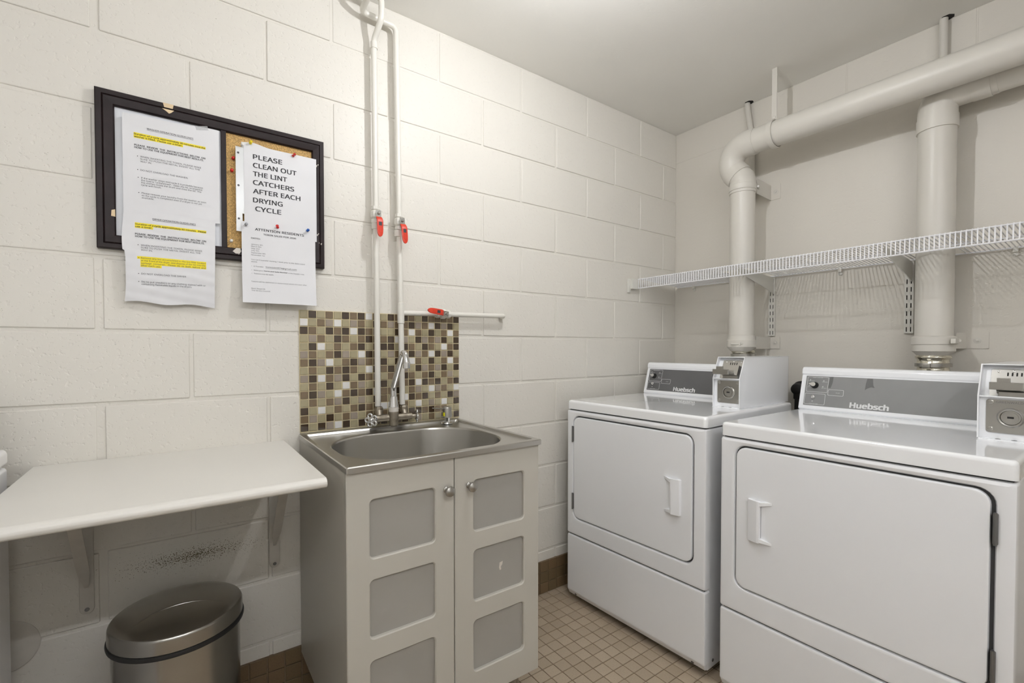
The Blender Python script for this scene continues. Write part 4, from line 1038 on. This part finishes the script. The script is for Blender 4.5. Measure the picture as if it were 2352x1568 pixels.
dots(tD, yD, [(-2.521, 1.4592), (-2.5205, 1.4235), (-2.521, 1.3795), (-2.521, 1.3574)])

yL = lambda x, z: -.0262 - .0008 * math.sin((x + 2.2) * 22)
tL = sheet('notice_sheet', 'lint catcher reminder in large capitals, in a punched plastic sleeve on the cork', -2.2605, -2.047, 1.530, 1.808, yL, edge=lambda u, v, x, z: (x, z + (.008 * math.exp(-((u - .12) ** 2) / .02) if v > .99 else 0)))
B_ = .030; sz = .0196
lines(tL, yL, [('PLEASE', -2.2348, -2.1524, 1.7663, sz, B_), ('CLEAN OUT', -2.2350, -2.1096, 1.7398, sz, B_), ('THE LINT', -2.2353, -2.1384, 1.7130, sz, B_), ('CATCHERS', -2.2355, -2.1170, 1.6860, sz, B_), ('AFTER EACH', -2.2358, -2.0981, 1.6587, sz, B_), ('DRYING', -2.2358, -2.1520, 1.6306, sz, B_), ('CYCLE', -2.2300, -2.1566, 1.6040, sz, B_)])
slv = obj('sleeve_edge', P().box(-2.2825, -2.2655, -.0252, -.0240, 1.534, 1.795), M['sleeve'], tL)
for zz in (1.776, 1.6755, 1.573):
    sub('punched_hole', P().lathe((-2.2755, -.0252, zz), [(.0032, 0), (.0032, .0004)], (0, -1, 0), 14), M['inkgrey'], slv)
obj('sleeve_back_strip', P().box(-2.2665, -2.2600, -.0246, -.0238, 1.590, 1.812), M['sleeve'], tL)

def yA(x, z):
    t_ = max(0.0, min(1.0, (1.50 - z) / .19))
    return -.0288 - .014 * t_ * t_ - .0006 * math.sin((x + 2.2) * 30)
tA = sheet('notice_sheet', 'attention residents token sales notice pinned below the lint reminder', -2.2690, -2.0525, 1.3125, 1.566, yA)
lines(tA, yA, [('ATTENTION RESIDENTS', -2.2317, -2.0884, 1.5420, .0100, .030), ('TOKEN SALES FOR 2026', -2.2087, -2.1127, 1.5295, .0068, .026), ('DATES:', -2.2430, -2.2175, 1.5145, .0058, .026), ], lift=.0003)
aS = .0050
lines(tA, yA, [('January 4th', -2.2431, -2.2110, 1.4955, aS, 0), ('March 8th', -2.2431, -2.2150, 1.4890, aS, 0), ('May 3rd', -2.2432, -2.2205, 1.4825, aS, 0), ('July 5th', -2.2432, -2.2215, 1.4760, aS, 0), ('September 6th', -2.2433, -2.2035, 1.4690, aS, 0), ('November 1st', -2.2433, -2.2055, 1.4622, aS, 0),
               ('You can E-transfer starting 1 week prior to the dates noted', -2.2436, -2.0865, 1.4475, aS, 0), ('above.', -2.2437, -2.2265, 1.4410, aS, 0),
               ('E-Transfer:', -2.2366, -2.2090, 1.4265, aS, 0), ('Note your', -2.2367, -2.2098, 1.4140, aS, 0), ('in the Transfer note.', -2.1375, -2.0882, 1.4135, aS, 0), ('Tokens cost $2 each.', -2.2368, -2.1805, 1.4035, aS, 0),
               ('Tokens will be delivered on dates noted above are soon after.', -2.2443, -2.0803, 1.3780, aS, 0), ('Best Regards', -2.2445, -2.2060, 1.3560, aS, 0), ('The Strata Council.', -2.2445, -2.1910, 1.3495, aS, 0)], m=M['inkgrey'], lift=.0003)
lines(tA, yA, [('Name and Suite Number', -2.2080, -2.1395, 1.4140, aS, .02), ('YorkdaleVR74@gmail.com', -2.2040, -2.1122, 1.4265, .0066, 0)], m=M['ink'], lift=.0003)
bars(tA, yA, [(-2.2040, -2.1122, 1.4243, 1.4248)], 'underline', M['inkgrey'], .0003)
dots(tA, yA, [(-2.2425, 1.4285), (-2.2425, 1.416), (-2.2425, 1.4055)], .0006)

# --- push pins
def pin(label, x, z, y, m, tilt=(0, 0)):
    ax = Vector((tilt[0], -1, tilt[1]))
    o = thing('push_pin', label, 'push pin', (x, y, z), group='push pins on the bulletin board')
    obj('head', P().lathe((x, y, z), [(.0042, 0), (.0045, .0012), (.0024, .003), (.0024, .0065), (.0043, .0085), (.0046, .0105), (.003, .0125), (.0004, .0130)], ax, 16), m, o, 50)
    obj('needle', P().cyl((x, y + .009, z), (x, y, z), .0006, 6), M['chrome'], o)
pin('yellow push pin at the top edge of the lint reminder', -2.2421, 1.8125, -.0275, M['pinyellow'], (.1, .2))
pin('white push pin at the top left corner of the lint reminder', -2.2646, 1.8005, -.0262, M['pinwhite'])
pin('red push pin in bare cork left of the word PLEASE', -2.2880, 1.7590, -.0102, M['pinred'])
pin('red push pin in bare cork left of the words THE LINT', -2.2920, 1.7205, -.0102, M['pinred'])
pin('red push pin at the top right of the lint reminder', -2.1193, 1.8020, -.0275, M['pinred'], (.4, .4))
pin('grey push pin at the top left of the token sales notice', -2.2569, 1.5555, -.0300, M['pingrey'])
pin('red push pin at the top middle of the token sales notice', -2.1674, 1.5600, -.0300, M['pinred'], (-.3, .4))
pin('blue push pin at the top right of the token sales notice', -2.0770, 1.5635, -.0300, M['pinblue'])
pin('white push pin in bare cork at the bottom of the board', -2.2955, 1.5030, -.0102, M['pinwhite'])
